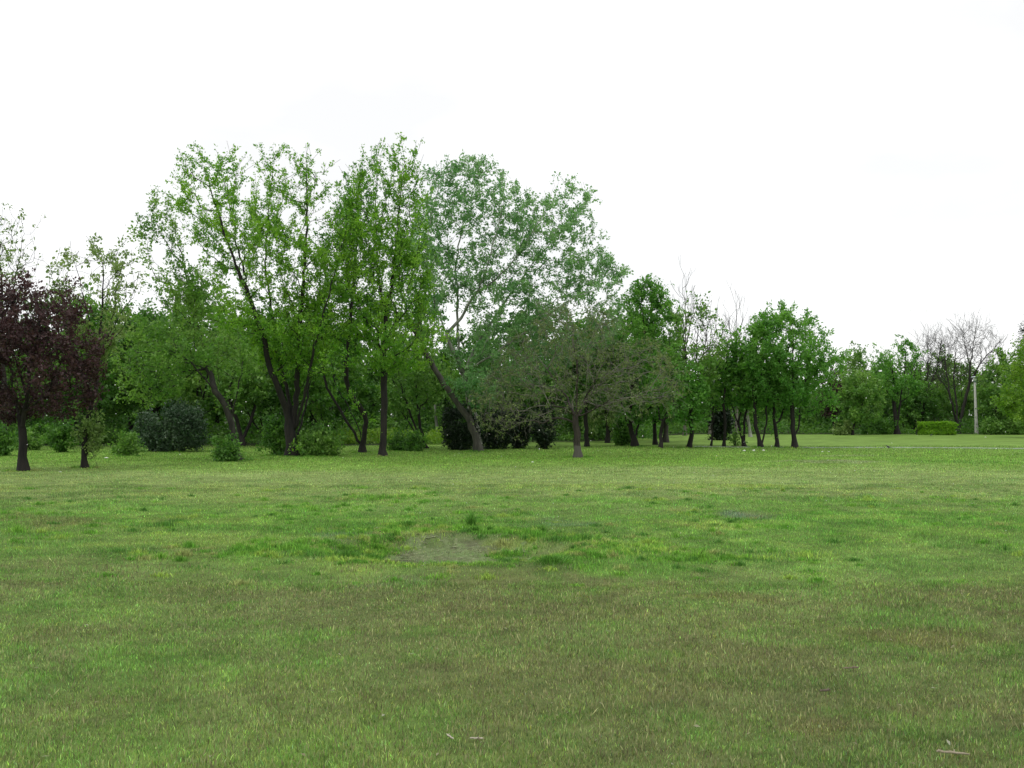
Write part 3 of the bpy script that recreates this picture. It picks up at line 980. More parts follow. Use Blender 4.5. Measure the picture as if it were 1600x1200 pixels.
tree("wind_bent_poplar", "big pale-barked poplar with grey-green leaves, its crown swept to the right", "tree", (748, 700),
     [[(748, 700), (742, 660), (733, 620), (726, 585), (720, 560), (716, 530), (715, 490), (715, 450), (712, 410), (722, 350), (735, 260)],
      [(724, 578), (708, 548, -.4), (694, 510, -.8), (680, 465, -1.1), (668, 410, -1.3), (672, 340, -1.4), (690, 270, -1.4)],
      [(725, 582), (740, 548, .6), (762, 510, 1.1), (795, 460, 1.5), (835, 405, 1.9), (885, 345, 2.1), (915, 310, 2.1)],
      [(716, 505), (734, 470, -.5), (752, 440, -.9), (770, 380, -1.2), (785, 320, -1.3), (785, 265, -1.3)],
      [(740, 460), (790, 420, -1), (830, 360, -1.5), (860, 310, -1.7)], [(725, 575), (760, 560, -.8), (830, 510, -1.5), (900, 460, -1.9), (970, 432, -2.1)],
      [(795, 460), (860, 440, 2.1), (930, 395, 2.6)], [(727, 590), (770, 585, 1.2), (840, 560, 1.9), (930, 500, 2.4)], [(715, 450), (700, 390, .9), (705, 320, 1.2)]],
     [([(648, 300), (664, 262), (690, 268), (702, 252), (735, 252), (748, 236), (768, 262), (795, 253), (801, 282), (820, 300), (850, 306), (866, 290), (880, 278), (906, 284), (921, 302),
        (926, 330), (918, 347), (941, 352), (934, 372), (946, 400), (966, 412), (980, 430), (950, 450), (972, 472), (962, 520), (905, 560), (830, 600), (780, 606), (740, 590), (705, 560),
        (672, 500), (650, 430), (640, 352)], 1)],
     "poplar", "pale", rb=.27, nleaf=68000, lsize=.095, ntar=1150, thick=.62, shoot=.55, shoot_up=.35, clump=.35, spread=.08, bf=.20, shoot_rep=2, gap=.30,
     holes=[(742, 388, 9, 7), (690, 552, 16, 14), (703, 490, 11, 26), (725, 520, 16, 40)])

tree("mulberry_tree", "low spreading grey twiggy tree with drooping tips and a limewashed trunk foot", "tree", (903, 714),
     [[(903, 714), (902, 690), (901, 665), (899, 648)],
      [(899, 650), (882, 636, -.5), (850, 632, -1), (820, 640, -1.5), (795, 662, -1.8)], [(899, 648), (880, 610, .4), (855, 575, .8), (828, 540, 1.1), (805, 515, 1.3)],
      [(900, 648), (902, 600, -.3), (897, 540, -.5), (893, 485, -.6)], [(901, 650), (922, 615, .5), (955, 578, 1), (985, 556, 1.3), (1025, 542, 1.6)],
      [(901, 655), (930, 636, -.6), (965, 622, -1.2), (1010, 615, -1.6), (1050, 608, -1.9)], [(899, 650), (875, 618, -1), (840, 600, -1.8), (790, 600, -2.4), (760, 612, -2.6)],
      [(900, 645), (930, 590, -1), (960, 530, -1.6)], [(899, 650), (905, 630, -1.4), (915, 610, -2.4)], [(899, 650), (895, 630, 1.4), (900, 600, 2.4)]],
     [([(745, 625), (768, 560), (800, 518), (840, 484), (880, 466), (922, 468), (962, 490), (1002, 518), (1040, 542), (1062, 590), (1052, 626), (1000, 632), (960, 645), (925, 628), (885, 632), (862, 664),
        (820, 655), (792, 676), (758, 668)], 1)],
     "olive", "lime", rb=.185, rt=.0042, nleaf=13000, lsize=.062, ntar=1300, thick=.9, shoot=.45, shoot_up=-.3, shoot_out=-.12, spread=.06, clump=.35, twigs=True, fine=1, bf=.25, thr=.02, droop=.3)

tree("maple_tree", "dense bright green tree forked low, right of the twiggy grey tree", "tree", (992, 698),
     [[(992, 698), (991, 685)], [(991, 687), (985, 665), (984, 640), (988, 600), (1000, 540), (1020, 460)], [(992, 686), (1000, 655, .5), (1004, 620, .8), (1020, 560, 1), (1040, 480, 1.1)],
      [(991, 686), (976, 650, -.6), (970, 600, -1), (975, 540, -1.2)]],
     [([(962, 505), (984, 452), (1000, 440), (1026, 432), (1042, 455), (1060, 480), (1066, 522), (1062, 580), (1040, 640), (1000, 662), (968, 640), (956, 570)], 1)],
     "fresh", "dark", rb=.20, nleaf=28000, lsize=.10, ntar=480, shoot=.5, clump=.5, thick=.85)
tree("maple_tree", "low green tree with a broad black trunk, second of the cluster past the grey tree", "tree", (1024, 695),
     [[(1024, 695), (1023, 670), (1022, 640), (1026, 600)], [(1023, 660), (1035, 630), (1060, 600)]],
     [([(1000, 580), (1030, 552), (1060, 560), (1070, 620), (1050, 660), (1010, 655)], 1)], "fresh", "dark", rb=.15, nleaf=4200, lsize=.12, ntar=130, shoot=.4)
tree("maple_tree", "short forked tree with low light green leaves, left of the slim dark trunk", "tree", (1032, 701),
     [[(1032, 701), (1032, 680), (1034, 662)], [(1034, 665), (1046, 640), (1070, 615), (1095, 610)], [(1033, 664), (1028, 635), (1030, 600)]],
     [([(1012, 565), (1050, 540), (1090, 572), (1108, 622), (1100, 655), (1060, 668), (1040, 650), (1015, 640)], 1)], "fresh", "dark", rb=.12, nleaf=6500, lsize=.12, ntar=180, shoot=.45)
tree("slim_tree", "slim dark-trunked tree with a thin greyish crown before the bare poplars", "tree", (1077, 700),
     [[(1077, 700), (1080, 680), (1079, 650), (1080, 630), (1083, 600), (1087, 560), (1090, 500)], [(1081, 625), (1075, 590, -.3), (1070, 540, -.5), (1068, 490, -.5)], [(1083, 605), (1096, 560, .5), (1106, 500, .7)]],
     [([(1045, 530), (1062, 484), (1090, 468), (1118, 488), (1128, 540), (1118, 590), (1092, 615), (1058, 590)], 1)], "wood_light", "dark", rb=.14, nleaf=3000, lsize=.12, ntar=240, shoot=.5, fine=1, clump=.7)
tree("slim_tree", "thin leaning stem with few leaves just right of the slim dark-trunked tree", "tree", (1111, 697),
     [[(1111, 697), (1113, 670), (1114, 640), (1112, 590)]], [([(1095, 560), (1120, 545), (1135, 590), (1125, 640), (1100, 630)], 1)], "wood_light", "dark", rb=.07, nleaf=1800, lsize=.12, ntar=80, shoot=.4)
tree("slim_tree", "thin tree with open leafy crown and a swollen dark foot, behind the pale path's end", "tree", (1131, 698),
     [[(1131, 698), (1133, 670), (1131, 630), (1134, 580), (1136, 530)]], [([(1108, 560), (1120, 520), (1140, 498), (1160, 520), (1164, 580), (1150, 630), (1118, 620)], 1)], "maple_dark", "dark", rb=.10, nleaf=3200, lsize=.12, ntar=140, shoot=.5, clump=.7)
tree("forked_tree", "first V-forked small tree along the path, in front of the white birch trunk", "tree", (1163, 698),
     [[(1163, 698), (1162, 692)], [(1162, 693), (1152, 660), (1143, 625), (1140, 580)], [(1163, 693), (1163, 660), (1168, 625), (1172, 570)], [(1152, 660), (1160, 630), (1156, 590)]],
     [([(1132, 600), (1140, 540), (1160, 520), (1185, 540), (1190, 600), (1170, 635), (1140, 630)], 1)], "maple_dark", "dark", rb=.13, nleaf=4500, lsize=.12, ntar=150, shoot=.45, clump=.7)
tree("forked_tree", "second V-forked small tree along the path, left of the round-crowned one", "tree", (1189, 699),
     [[(1189, 699), (1189, 695)], [(1188, 696), (1182, 665), (1179, 630), (1178, 570), (1180, 500)], [(1190, 696), (1197, 660), (1199, 625), (1204, 570)]],
     [([(1165, 560), (1176, 500), (1190, 478), (1208, 490), (1218, 550), (1216, 620), (1190, 640), (1168, 620)], 1)], "fresh", "dark", rb=.15, nleaf=6000, lsize=.12, ntar=190, shoot=.5, clump=.7)
tree("forked_tree", "short thick-trunked tree between the V-forked tree and the round-crowned one", "tree", (1214, 699),
     [[(1214, 699), (1213, 680), (1212, 665)], [(1212, 668), (1209, 640), (1208, 590)], [(1213, 668), (1222, 645), (1230, 610)]],
     [([(1192, 580), (1215, 540), (1240, 570), (1240, 630), (1205, 645)], 1)], "fresh", "dark", rb=.13, nleaf=4200, lsize=.12, ntar=130, shoot=.45, clump=.7)
tree("round_crowned_tree", "green round-crowned tree at the right end of the tree group, limbs reaching right", "tree", (1242, 700),
     [[(1242, 700), (1241, 685), (1239, 655), (1237, 620), (1238, 570), (1240, 510)], [(1242, 684), (1248, 660, .5), (1250, 630, .8), (1262, 580, 1.1), (1280, 530, 1.3)],
      [(1237, 615), (1262, 600, -.6), (1290, 620, -1), (1310, 640, -1.2)], [(1237, 610), (1215, 560, .6), (1195, 500, .8)], [(1238, 570), (1275, 550, .9), (1312, 560, 1.2)]],
     [([(1172, 540), (1186, 482), (1196, 472), (1206, 490), (1226, 478), (1246, 492), (1262, 484), (1266, 505), (1286, 506), (1296, 530), (1318, 545), (1321, 572), (1296, 592), (1312, 636), (1282, 648), (1250, 640), (1220, 618), (1190, 600)], 1)],
     "fresh", "dark", rb=.17, nleaf=20000, lsize=.10, ntar=380, shoot=.7, clump=.5, thick=.8, spread=.06, gap=.42)

# trees at the far end of the lawn
tree("plum_tree", "small dark purple tree far off, behind the right end of the tree group", "tree", (1303, 681),
     [[(1303, 681), (1302, 650), (1300, 620)]], [([(1276, 605), (1288, 576), (1308, 578), (1320, 610), (1312, 650), (1284, 648)], 1)], "plum", "dark", D=75, rb=.13, nleaf=3600, lsize=.15, ntar=130, shoot=.5)
tree("slim_tree", "hazy green tree with a thin forked trunk, right of the small purple tree", "tree", (1332, 680),
     [[(1332, 680), (1336, 650), (1338, 620)], [(1334, 665), (1345, 640), (1350, 610)]], [([(1310, 612), (1325, 570), (1350, 574), (1372, 600), (1382, 645), (1352, 662), (1318, 650)], 1)], "wood_light", "dark", rb=.12, nleaf=6000, lsize=.17, ntar=160, shoot=.6)
tree("forked_tree", "green tree with spreading black fork, alone against the sky left of the bare trees", "tree", (1402, 679),
     [[(1402, 679), (1401, 668)], [(1401, 669), (1392, 650), (1378, 638), (1370, 610)], [(1401, 668), (1397, 630), (1397, 590), (1385, 550)], [(1402, 668), (1406, 630), (1412, 590), (1416, 540)], [(1398, 620), (1425, 580), (1432, 550)]],
     [([(1364, 580), (1366, 556), (1380, 540), (1400, 532), (1416, 524), (1430, 540), (1438, 556), (1440, 602), (1412, 620), (1372, 612)], 1)], "fresh", "dark", rb=.25, nleaf=6000, lsize=.13, ntar=240, shoot=.7, clump=.75, gap=.43)
tree("round_crowned_tree", "low dark green tree with two leaning trunks left of the clipped hedge", "tree", (1428, 679),
     [[(1428, 679), (1427, 672)], [(1427, 673), (1418, 650), (1412, 630)], [(1428, 673), (1433, 645), (1438, 625)]], [([(1406, 630), (1424, 606), (1450, 606), (1468, 625), (1466, 652), (1440, 662), (1408, 656)], 1)], "wood", "dark", D=79, rb=.22, nleaf=6000, lsize=.16, ntar=150, shoot=.5)
tree("bare_tree", "bare brown-twigged tree behind the green forked tree, still leafless", "tree", (1440, 677),
     [[(1440, 677), (1443, 640), (1448, 605)], [(1446, 615), (1435, 580), (1430, 540)], [(1447, 610), (1462, 580), (1470, 530)], [(1448, 605), (1450, 560), (1450, 525)]],
     [([(1415, 560), (1430, 528), (1460, 514), (1484, 528), (1482, 580), (1462, 605), (1430, 600)], 1)], "olive", "brown", D=80, rb=.15, rt=.0065, nleaf=0, ntar=650, shoot=.8, fine=1, twigs=True)
tree("bare_tree", "large bare tree with spreading grey limbs beside the lamp post", "tree", (1497, 678),
     [[(1497, 678), (1496, 668)], [(1496, 669), (1490, 640, -.4), (1480, 605, -.8), (1462, 578, -1.2), (1450, 560, -1.4)], [(1497, 668), (1494, 625, .5), (1490, 580, .8), (1495, 530, 1)],
      [(1498, 668), (1506, 635), (1514, 595), (1518, 550), (1525, 505)], [(1512, 605), (1530, 570), (1552, 540), (1562, 525)], [(1484, 615), (1478, 570), (1476, 525)], [(1516, 575), (1508, 540), (1505, 508)]],
     [([(1444, 575), (1456, 540), (1474, 520), (1500, 504), (1522, 498), (1548, 508), (1570, 528), (1568, 560), (1542, 588), (1500, 600), (1462, 598)], 1)], "olive", "brown", D=77, rb=.25, rt=.0065, nleaf=0, lsize=.10, ntar=900, shoot=.8, fine=1, twigs=True)
tree("round_crowned_tree", "mid green tree just right of the lamp post", "tree", (1556, 677),
     [[(1556, 677), (1555, 650), (1558, 620)], [(1555, 650), (1570, 620), (1580, 590)]], [([(1530, 610), (1542, 572), (1568, 552), (1592, 566), (1594, 640), (1560, 655), (1532, 645)], 1)], "wood_light", "dark", D=74, rb=.2, nleaf=8000, lsize=.17, ntar=200, shoot=.6)
tree("yellow_green_tree", "yellow-green tree with drooping sprays at the right edge of the lawn", "tree", (1625, 684),
     [[(1625, 684), (1624, 650), (1622, 600), (1620, 550)], [(1624, 640), (1595, 625), (1575, 630)], [(1623, 610), (1598, 585), (1582, 580)], [(1624, 630), (1650, 600), (1670, 580)]],
     [([(1558, 630), (1566, 582), (1582, 542), (1602, 518), (1640, 520), (1670, 560), (1680, 640), (1640, 665), (1600, 662), (1580, 652)], 1)], "spring", "dark", rb=.2, nleaf=14000, lsize=.13, ntar=320, shoot=.6, droop=.5)
tree("conifer_tree", "tall dark spruce at the far right, its top above the yellow-green tree", "tree", (1618, 680),
     [[(1618, 680), (1618, 600), (1617, 540), (1615, 482)]], [([(1615, 480), (1596, 520), (1590, 560), (1580, 620), (1580, 660), (1655, 660), (1640, 580), (1626, 520)], 1)], "conifer", "dark", D=76, rb=.2, nleaf=15000, lsize=.14, asp=.3, ntar=300, shoot=.4, shoot_up=-.2)
tree("weeping_tree", "small weeping tree with yellow-green hanging twigs behind the limewashed trunk", "tree", (949, 692),
     [[(949, 692), (948, 660), (945, 620)], [(947, 650), (958, 620), (966, 612)], [(946, 640), (930, 618)]], [([(914, 620), (925, 604), (950, 600), (972, 618), (978, 660), (962, 668), (946, 636), (926, 662)], 1)],
     "pale", "dark", rb=.15, nleaf=5500, lsize=.15, asp=.25, ntar=200, shoot=.7, shoot_up=-1.2, shoot_out=-.4, droop=1.2, dirw=1.4)
tree("dark_trunk_tree", "dark-trunked tree standing close behind the limewashed trunk", "tree", (917, 698),
     [[(917, 698), (916, 660), (915, 620), (918, 560)]], [([(880, 600), (890, 530), (920, 500), (955, 530), (960, 600), (930, 630), (895, 630)], 1)], "wood", "dark", rb=.15, nleaf=6000, lsize=.14, ntar=160, shoot=.5)
tree("crooked_tree", "forked dark tree with a crooked right stem, seen past the leaning tree", "tree", (378, 697),
     [[(378, 697), (378, 685)], [(378, 688), (370, 655), (362, 630), (358, 600)], [(379, 687), (392, 655), (399, 625), (398, 602)]], [([(330, 590), (350, 550), (390, 545), (425, 570), (420, 610), (385, 625), (345, 620)], 1)], "wood_light", "dark", rb=.2, nleaf=5000, lsize=.14, ntar=150, shoot=.5)
tree("leaning_sapling", "thin dark trunks leaning left from one foot near the bright undergrowth", "tree", (666, 701),
     [[(666, 701), (662, 694)], [(663, 696), (650, 670), (640, 640), (630, 610), (624, 580)], [(664, 696), (655, 660), (652, 630), (650, 590)], [(662, 697), (645, 668), (632, 646), (618, 620)]],
     [([(600, 590), (620, 545), (660, 540), (690, 580), (680, 630), (640, 640), (605, 630)], 1)], "wood_light", "dark", rb=.14, nleaf=5500, lsize=.12, ntar=170, shoot=.5)
tree("tall_sparse_tree", "tall pale sparse tree behind the purple-leaved tree at the far left", "tree", (8, 698),
     [[(8, 698), (6, 600), (5, 500), (2, 420), (-5, 340)], [(5, 500), (25, 430), (35, 360)], [(5, 480), (-25, 420), (-40, 360)]],
     [([(-80, 350), (-40, 325), (0, 316), (22, 325), (42, 342), (54, 378), (56, 420), (40, 470), (0, 510), (-60, 470)], 1)], "pale", "brown", rb=.16, nleaf=2600, lsize=.12, ntar=260, shoot=.6, clump=.8, fine=1)
for px, top, dist, lab in ((1070, 412, 70, "tallest bare thin poplar rising behind the slim dark-trunked tree"),
                           (1150, 450, 72, "bare thin poplar with few twigs behind the first V-forked tree"),
                           (1110, 478, 74, "lower bare thin poplar between the two tall bare ones")):
    h = top
    tree("bare_poplar", lab, "tree", (px, 690), [[(px, 690), (px + 2, 620), (px - 1, 560), (px + 1, 500), (px, top)], [(px, 560), (px - 10, 510), (px - 12, 470)], [(px, 550), (px + 10, 500), (px + 11, 460)]],
         [([(px - 16, 560), (px - 17, 490), (px - 8, top + 30), (px, top), (px + 9, top + 25), (px + 19, 490), (px + 20, 560)], 1)],
         "olive", "twig", D=dist, rb=.16, rt=.007, nleaf=0, lsize=.12, ntar=90, shoot=.9, shoot_up=1.2, fine=1, twigs=True, thick=.8, bf=.4)
for px, top, dist, lab in ((1173, 645, 66, "white birch trunk leaning left behind the first V-forked tree"), (685, 640, 60, "white birch trunk left of the dark conifers")):
    tree("birch_tree", lab, "tree", (px, 683), [[(px, 683), (px - 3, 660), (px - 6, 630), (px - 4, 580)]], [([(px - 25, 600), (px, 560), (px + 22, 600), (px + 15, 635), (px - 20, 632)], 1)],
         "wood_light", "pale", D=dist, rb=.14, nleaf=3000, lsize=.17, ntar=90, shoot=.5)
tree("grey_trunk_tree", "grey-barked tree standing back between the trunk cluster and the slim tree", "tree", (1040, 691),
     [[(1040, 691), (1041, 660), (1043, 620)]], [([(1015, 620), (1030, 580), (1060, 580), (1075, 620), (1050, 645)], 1)], "wood_light", "grey", rb=.2, nleaf=3500, lsize=.15, ntar=100, shoot=.5)

# ------------------------------------------------------------------ bushes
def bush(name, label, base, outline, leaf, n, ls, ntar=120, D=None, asp=.6, fill=.35, cat="bush", spread=.08, shoot=.45, su=.7, thick=.9, bark="dark", group=None, droop=0):
    x, y = base
    top = min(p[1] for p in outline)
    h = y - top
    w = max(p[0] for p in outline) - min(p[0] for p in outline)
    limbs = [[(x, y), (x, y - .1 * h)]]
    for k in (-.3, -.12, .1, .3):
        limbs.append([(x, y - .05 * h), (x + k * w * .4, y - .35 * h, rng.uniform(-.3, .3)), (x + k * w, y - .7 * h, rng.uniform(-.5, .5))])
    return tree(name, label, cat, base, limbs, [(outline, 1)], leaf, bark, D=D, rb=.07, rt=.004, nleaf=int(n * (1 - fill)), fill=int(n * fill), lsize=ls, ntar=ntar,
                thick=thick, shoot=shoot, shoot_up=su, spread=spread, asp=asp, clump=.4, group=group, bf=.2, droop=droop)


bush("olive_bush", "big rounded grey-green bush between the two left trees", (270, 705),
     [(216, 690), (219, 655), (232, 632), (255, 624), (285, 622), (308, 632), (322, 660), (322, 690), (300, 703), (240, 704)], "greybush", 11000, .10, 260)
bush("small_bush", "small bright green bush left of the big grey-green bush", (200, 712), [(183, 706), (186, 693), (198, 688), (212, 691), (218, 702), (214, 711), (188, 712)], "wood_light", 2600, .085, 80)
bush("small_bush", "green bush tapering to a dark foot, between purple tree and slim tree", (96, 707), [(74, 680), (80, 666), (100, 664), (115, 672), (116, 690), (102, 706), (92, 706), (76, 694)], "wood", 3200, .10, 90)
bush("small_bush", "light green shrub behind the purple-leaved tree's trunk", (48, 703), [(26, 690), (30, 680), (50, 678), (62, 688), (60, 702), (30, 703)], "wood_light", 2200, .10, 60)
bush("small_bush", "green shrub cut by the left edge of the photo", (8, 712), [(-25, 705), (-22, 682), (0, 670), (16, 678), (20, 700), (10, 711), (-18, 711)], "wood", 3000, .10, 80)
bush("sucker_shrub", "low leafy shrub hugging the foot of the leaning tree", (356, 722), [(337, 718), (340, 702), (352, 696), (366, 700), (372, 716), (366, 722), (342, 722)], "wood", 2400, .085, 80)
bush("leafy_bush", "leafy bush left of the tallest tree's base", (430, 711), [(411, 704), (412, 675), (422, 655), (440, 656), (452, 672), (453, 704), (440, 711), (416, 711)], "wood", 4200, .10, 120)
bush("leafy_bush", "lighter leafy bush right of the tallest tree's base", (500, 713), [(470, 706), (474, 684), (492, 676), (512, 678), (527, 690), (526, 708), (505, 713), (474, 712)], "wood_light", 4200, .10, 120)
bush("small_bush", "bushy blue-green shrub at the near side of the bright undergrowth", (624, 704), [(612, 698), (616, 688), (628, 684), (636, 694), (634, 703), (616, 704)], "wood", 1600, .10, 50)
bush("small_bush", "low shrub beside the foot of the thin leaning trunks", (648, 705), [(634, 700), (638, 692), (650, 688), (660, 696), (658, 704), (638, 705)], "wood", 1500, .10, 50)
bush("dark_conifer", "dark upright conifer left of the leaning poplar's trunk", (712, 703), [(690, 660), (693, 635), (705, 624), (725, 624), (742, 636), (744, 680), (735, 701), (706, 703), (696, 690)], "conifer", 7500, .13, 170, asp=.3, su=1.2)
bush("dark_conifer", "broad dark conifer right of the leaning poplar's trunk", (772, 702), [(754, 690), (754, 650), (766, 636), (785, 634), (796, 646), (798, 690), (786, 702), (760, 702)], "conifer", 6500, .13, 150, asp=.3, su=1.2)
bush("dark_conifer", "dark conifer under the drooping twigs, right of the broad one", (806, 701), [(790, 690), (792, 650), (804, 634), (820, 640), (828, 670), (822, 698), (806, 701)], "conifer", 5000, .13, 120, asp=.3, su=1.2)
bush("dark_conifer", "small dark conifer on a short bare stem, left of the limewashed trunk", (850, 702), [(832, 668), (836, 648), (850, 640), (864, 650), (868, 675), (858, 692), (852, 701), (846, 700), (836, 685)], "conifer", 4200, .13, 110, asp=.3, su=1.2)
bush("small_bush", "thin green shrub behind the hanging yellow-green twigs", (972, 696), [(960, 690), (962, 660), (975, 650), (985, 665), (984, 692), (966, 696)], "wood", 2600, .12, 70)
bush("dark_conifer", "dark bush between the thin stems left of the first V-forked tree", (1126, 690), [(1112, 660), (1118, 635), (1132, 630), (1142, 650), (1140, 685), (1116, 688)], "conifer", 3800, .16, 90, D=58)
bush("small_bush", "wispy sapling at the edge of the path, left of the first V-forked tree", (1148, 698), [(1142, 690), (1144, 678), (1150, 674), (1155, 684), (1153, 697), (1144, 697)], "yellow", 420, .09, 30)
for px, lab in ((1575, "light green shrub under the mid green tree right of the lamp"), (1548, "green shrub close to the lamp post's right side"), (1592, "green shrub at the foot of the yellow-green tree")):
    bush("small_bush", lab, (px, 677), [(px - 14, 674), (px - 12, 662), (px, 656), (px + 11, 662), (px + 13, 675), (px, 677)], "wood_light", 2200, .15, 60, D=73)
bush("small_bush", "pale flowering bush far off between the purple tree and the forked green tree", (1316, 680), [(1306, 678), (1308, 664), (1318, 660), (1328, 668), (1328, 679), (1310, 680)], "pale", 1300, .14, 50)
bush("small_bush", "dark low bush under the green tree with the spreading fork", (1375, 679), [(1350, 678), (1355, 664), (1375, 658), (1392, 666), (1392, 678), (1360, 679)], "wood", 2600, .16, 70)


def clipped_hedge():
    a, b = gp(1443, 680.5), gp(1491, 679.5)
    L, Wd, Hh = b[0] - a[0], 1.1, 0.92
    o = empty("clipped_hedge", "bright green clipped hedge at the far side of the lawn, left of the lamp post", "hedge", ((a[0] + b[0]) / 2, (a[1] + b[1]) / 2 + .55, 0))
    n = 15000
    p = rng.uniform(-1, 1, (n, 3))
    ax = rng.integers(0, 3, n)
    f = rng.choice([-1, 1], n)
    p[np.arange(n), ax] = f * (1 - np.abs(rng.normal(0, .1, n)))
    lump = (1 + .60 * (fbm(p[:, 0] * 2.6, p[:, 2] * 1.6 + p[:, 1], 3, 3) - .5)) * (1 - .10 * np.sum(p ** 4, 1) / 2)
    pos = p * lump[:, None] * np.array((L * .43, Wd / 2, Hh / 2)) + np.array((0, 0, Hh / 2))
    pos[:, 2] = np.maximum(pos[:, 2], .02)
    v, q = leaf_quads(pos, rng.normal(0, 1, (n, 3)) + np.array((0, 0, .8)), .10, .6)
    link("crown", mesh("crown", v, q, attrs={"tint": np.repeat(np.clip(fbm(pos[:, 0] * 2, pos[:, 2] * 3, 5) * .7, 0, .6), 4)}), LEAF["hedge"], o)
    sk = Skel()
    V, Q, off = [], [], 0
    for k in np.linspace(-.45, .45, 9):
        s = Skel()
        s.limb([(k * L, 0, 0), (k * L + .05, .05, .45), (k * L - .04, -.03, .8)])
        s.shoots(.3, .6)
        s.shoots(.3, .2, rep=3)
        v, q = tubes(s, s.radii(.035, .006))
        V.append(v); Q.append(q + off); off += len(v)
    link("stems", mesh("stems", np.concatenate(V), np.concatenate(Q)), BARK["brown"], o)


clipped_hedge()

# ------------------------------------------------------------------ the wood behind
PROTO = {}


def proto(key, label, outline, limbs, leaf, bark, n, ls, ntar, **kw):
    o = tree(key, label, "tree", None, limbs, [(outline, 1)], leaf, bark, local=True, nleaf=n, lsize=ls, ntar=ntar, **kw)
    PROTO[key] = [o, False]


proto("broad_tree", "-", [(-2.3, 1.3), (-2.9, 2.8), (-2.6, 4.6), (-1.7, 6.4), (-.6, 7.2), (.4, 7.6), (1.4, 6.6), (2.6, 5.1), (2.9, 3.2), (2.3, 1.5), (0, 1.7)],
      [[(0, 0), (.05, 1), (.1, 1.9)], [(.1, 1.9), (-.7, 3), (-1.3, 4.6)], [(.1, 1.9), (.5, 3.4), (.4, 5.4)], [(.1, 1.7), (1.1, 2.7), (2, 3.6)], [(.1, 1.9), (-.4, 2.9, 1), (-.5, 4, 1.8)], [(.1, 1.8), (.3, 2.9, -1), (.4, 4, -1.9)]],
      "wood", "dark", 8500, .19, 210, rb=.19, shoot=.6, clump=.7)
proto("leafy_tree", "-", [(-1.8, 1.6), (-2.3, 3), (-2.0, 5.0), (-1.6, 6.2), (-.9, 8.2), (.1, 7.4), (.7, 8.6), (1.3, 7), (2.2, 4.6), (2.0, 2.4), (.8, 1.6)],
      [[(0, 0), (-.08, 1.2), (.05, 2.4), (.1, 4.6), (0, 6.6)], [(0, 2), (-.9, 3.6, .5), (-1.2, 5.6, .7)], [(0, 2.2), (.9, 3.6, -.6), (1.2, 5.6, -.9)], [(0, 2.6), (.3, 4, 1), (.4, 6, 1.4)]],
      "wood_light", "dark", 6800, .18, 220, rb=.15, shoot=.7, shoot_up=.9, clump=.7)
proto("thin_stemmed_tree", "-", [(-1.6, 2.2), (-2.2, 3.6), (-1.5, 5.4), (-.7, 6.6), (.3, 6.2), (1.2, 6.8), (1.9, 5), (2.1, 3.2), (1.2, 2.2)],
      [[(0, 0), (0, .3)], [(0, .3), (-.5, 1.6), (-.9, 3), (-1.1, 4.6)], [(0, .3), (.3, 1.7, .3), (.5, 3.2, .5), (.6, 5, .6)], [(0, .3), (.5, 1.3, -.5), (1.1, 2.6, -.8), (1.5, 4.2, -1)], [(0, .3), (-.1, 2, -.4), (-.2, 4, -.6)]],
      "wood", "dark", 5200, .17, 190, rb=.15, shoot=.6, clump=.8)
proto("low_branched_tree", "-", [(-2.1, .15), (-2.6, 1.4), (-2.2, 3.0), (-1.2, 4.3), (0, 4.8), (1.2, 4.2), (2.2, 3), (2.6, 1.3), (2.2, .15)],
      [[(0, 0), (0, .5)], [(0, .5), (-.8, 1.6), (-1.4, 2.8)], [(0, .5), (.2, 2, .5), (.1, 3.6, .7)], [(0, .5), (.9, 1.5, -.4), (1.6, 2.6, -.6)], [(0, .5), (-.2, 1.6, -1), (-.2, 2.8, -1.6)]],
      "wood", "dark", 7000, .17, 190, rb=.12, shoot=.5, clump=.6)

KIND = {"broad_tree": "broad dark green tree", "leafy_tree": "upright lighter green tree", "thin_stemmed_tree": "thin-stemmed dark tree", "low_branched_tree": "low tree leafy to the ground"}
MARKS = [(-70, "left of the purple-leaved tree"), (5, "behind the purple-leaved tree"), (85, "right of the purple-leaved tree"), (165, "right of the slim sparse tree"), (240, "behind the grey-green bush"),
         (315, "left of the leaning tree"), (400, "right of the leaning tree"), (455, "behind the tallest tree"), (525, "behind the curved stems"), (600, "behind the straight black trunk"),
         (705, "behind the leaning poplar"), (785, "behind the broad dark conifer"), (855, "behind the small conifer"), (920, "behind the limewashed trunk"), (985, "behind the low-forked bright tree")]
MARKS_R = [(1050, "behind the trunk cluster"), (1110, "behind the thin leaning stem"), (1165, "behind the first V-forked tree"), (1225, "behind the round-crowned tree"), (1290, "behind the small purple tree"),
           (1345, "right of the small purple tree"), (1400, "behind the green forked tree"), (1455, "behind the clipped hedge"), (1510, "behind the bare tree by the lamp"), (1580, "right of the lamp post"), (1650, "beyond the yellow-green tree")]


def place(key, x, y, sc, label, group):
    o, used = PROTO[key]
    rz = rng.uniform(0, 6.28)
    s = (sc * rng.uniform(.9, 1.1), sc * rng.uniform(.9, 1.1), sc)
    loc = (x, y, float(gz(x, y)) - .04)
    if not used:
        PROTO[key][1] = True
        o.location, o.rotation_euler, o.scale = loc, (0, 0, rz), s
        o["label"], o["group"] = label, group
        return o
    return copy_tree(o, loc, rz, s, label, group)


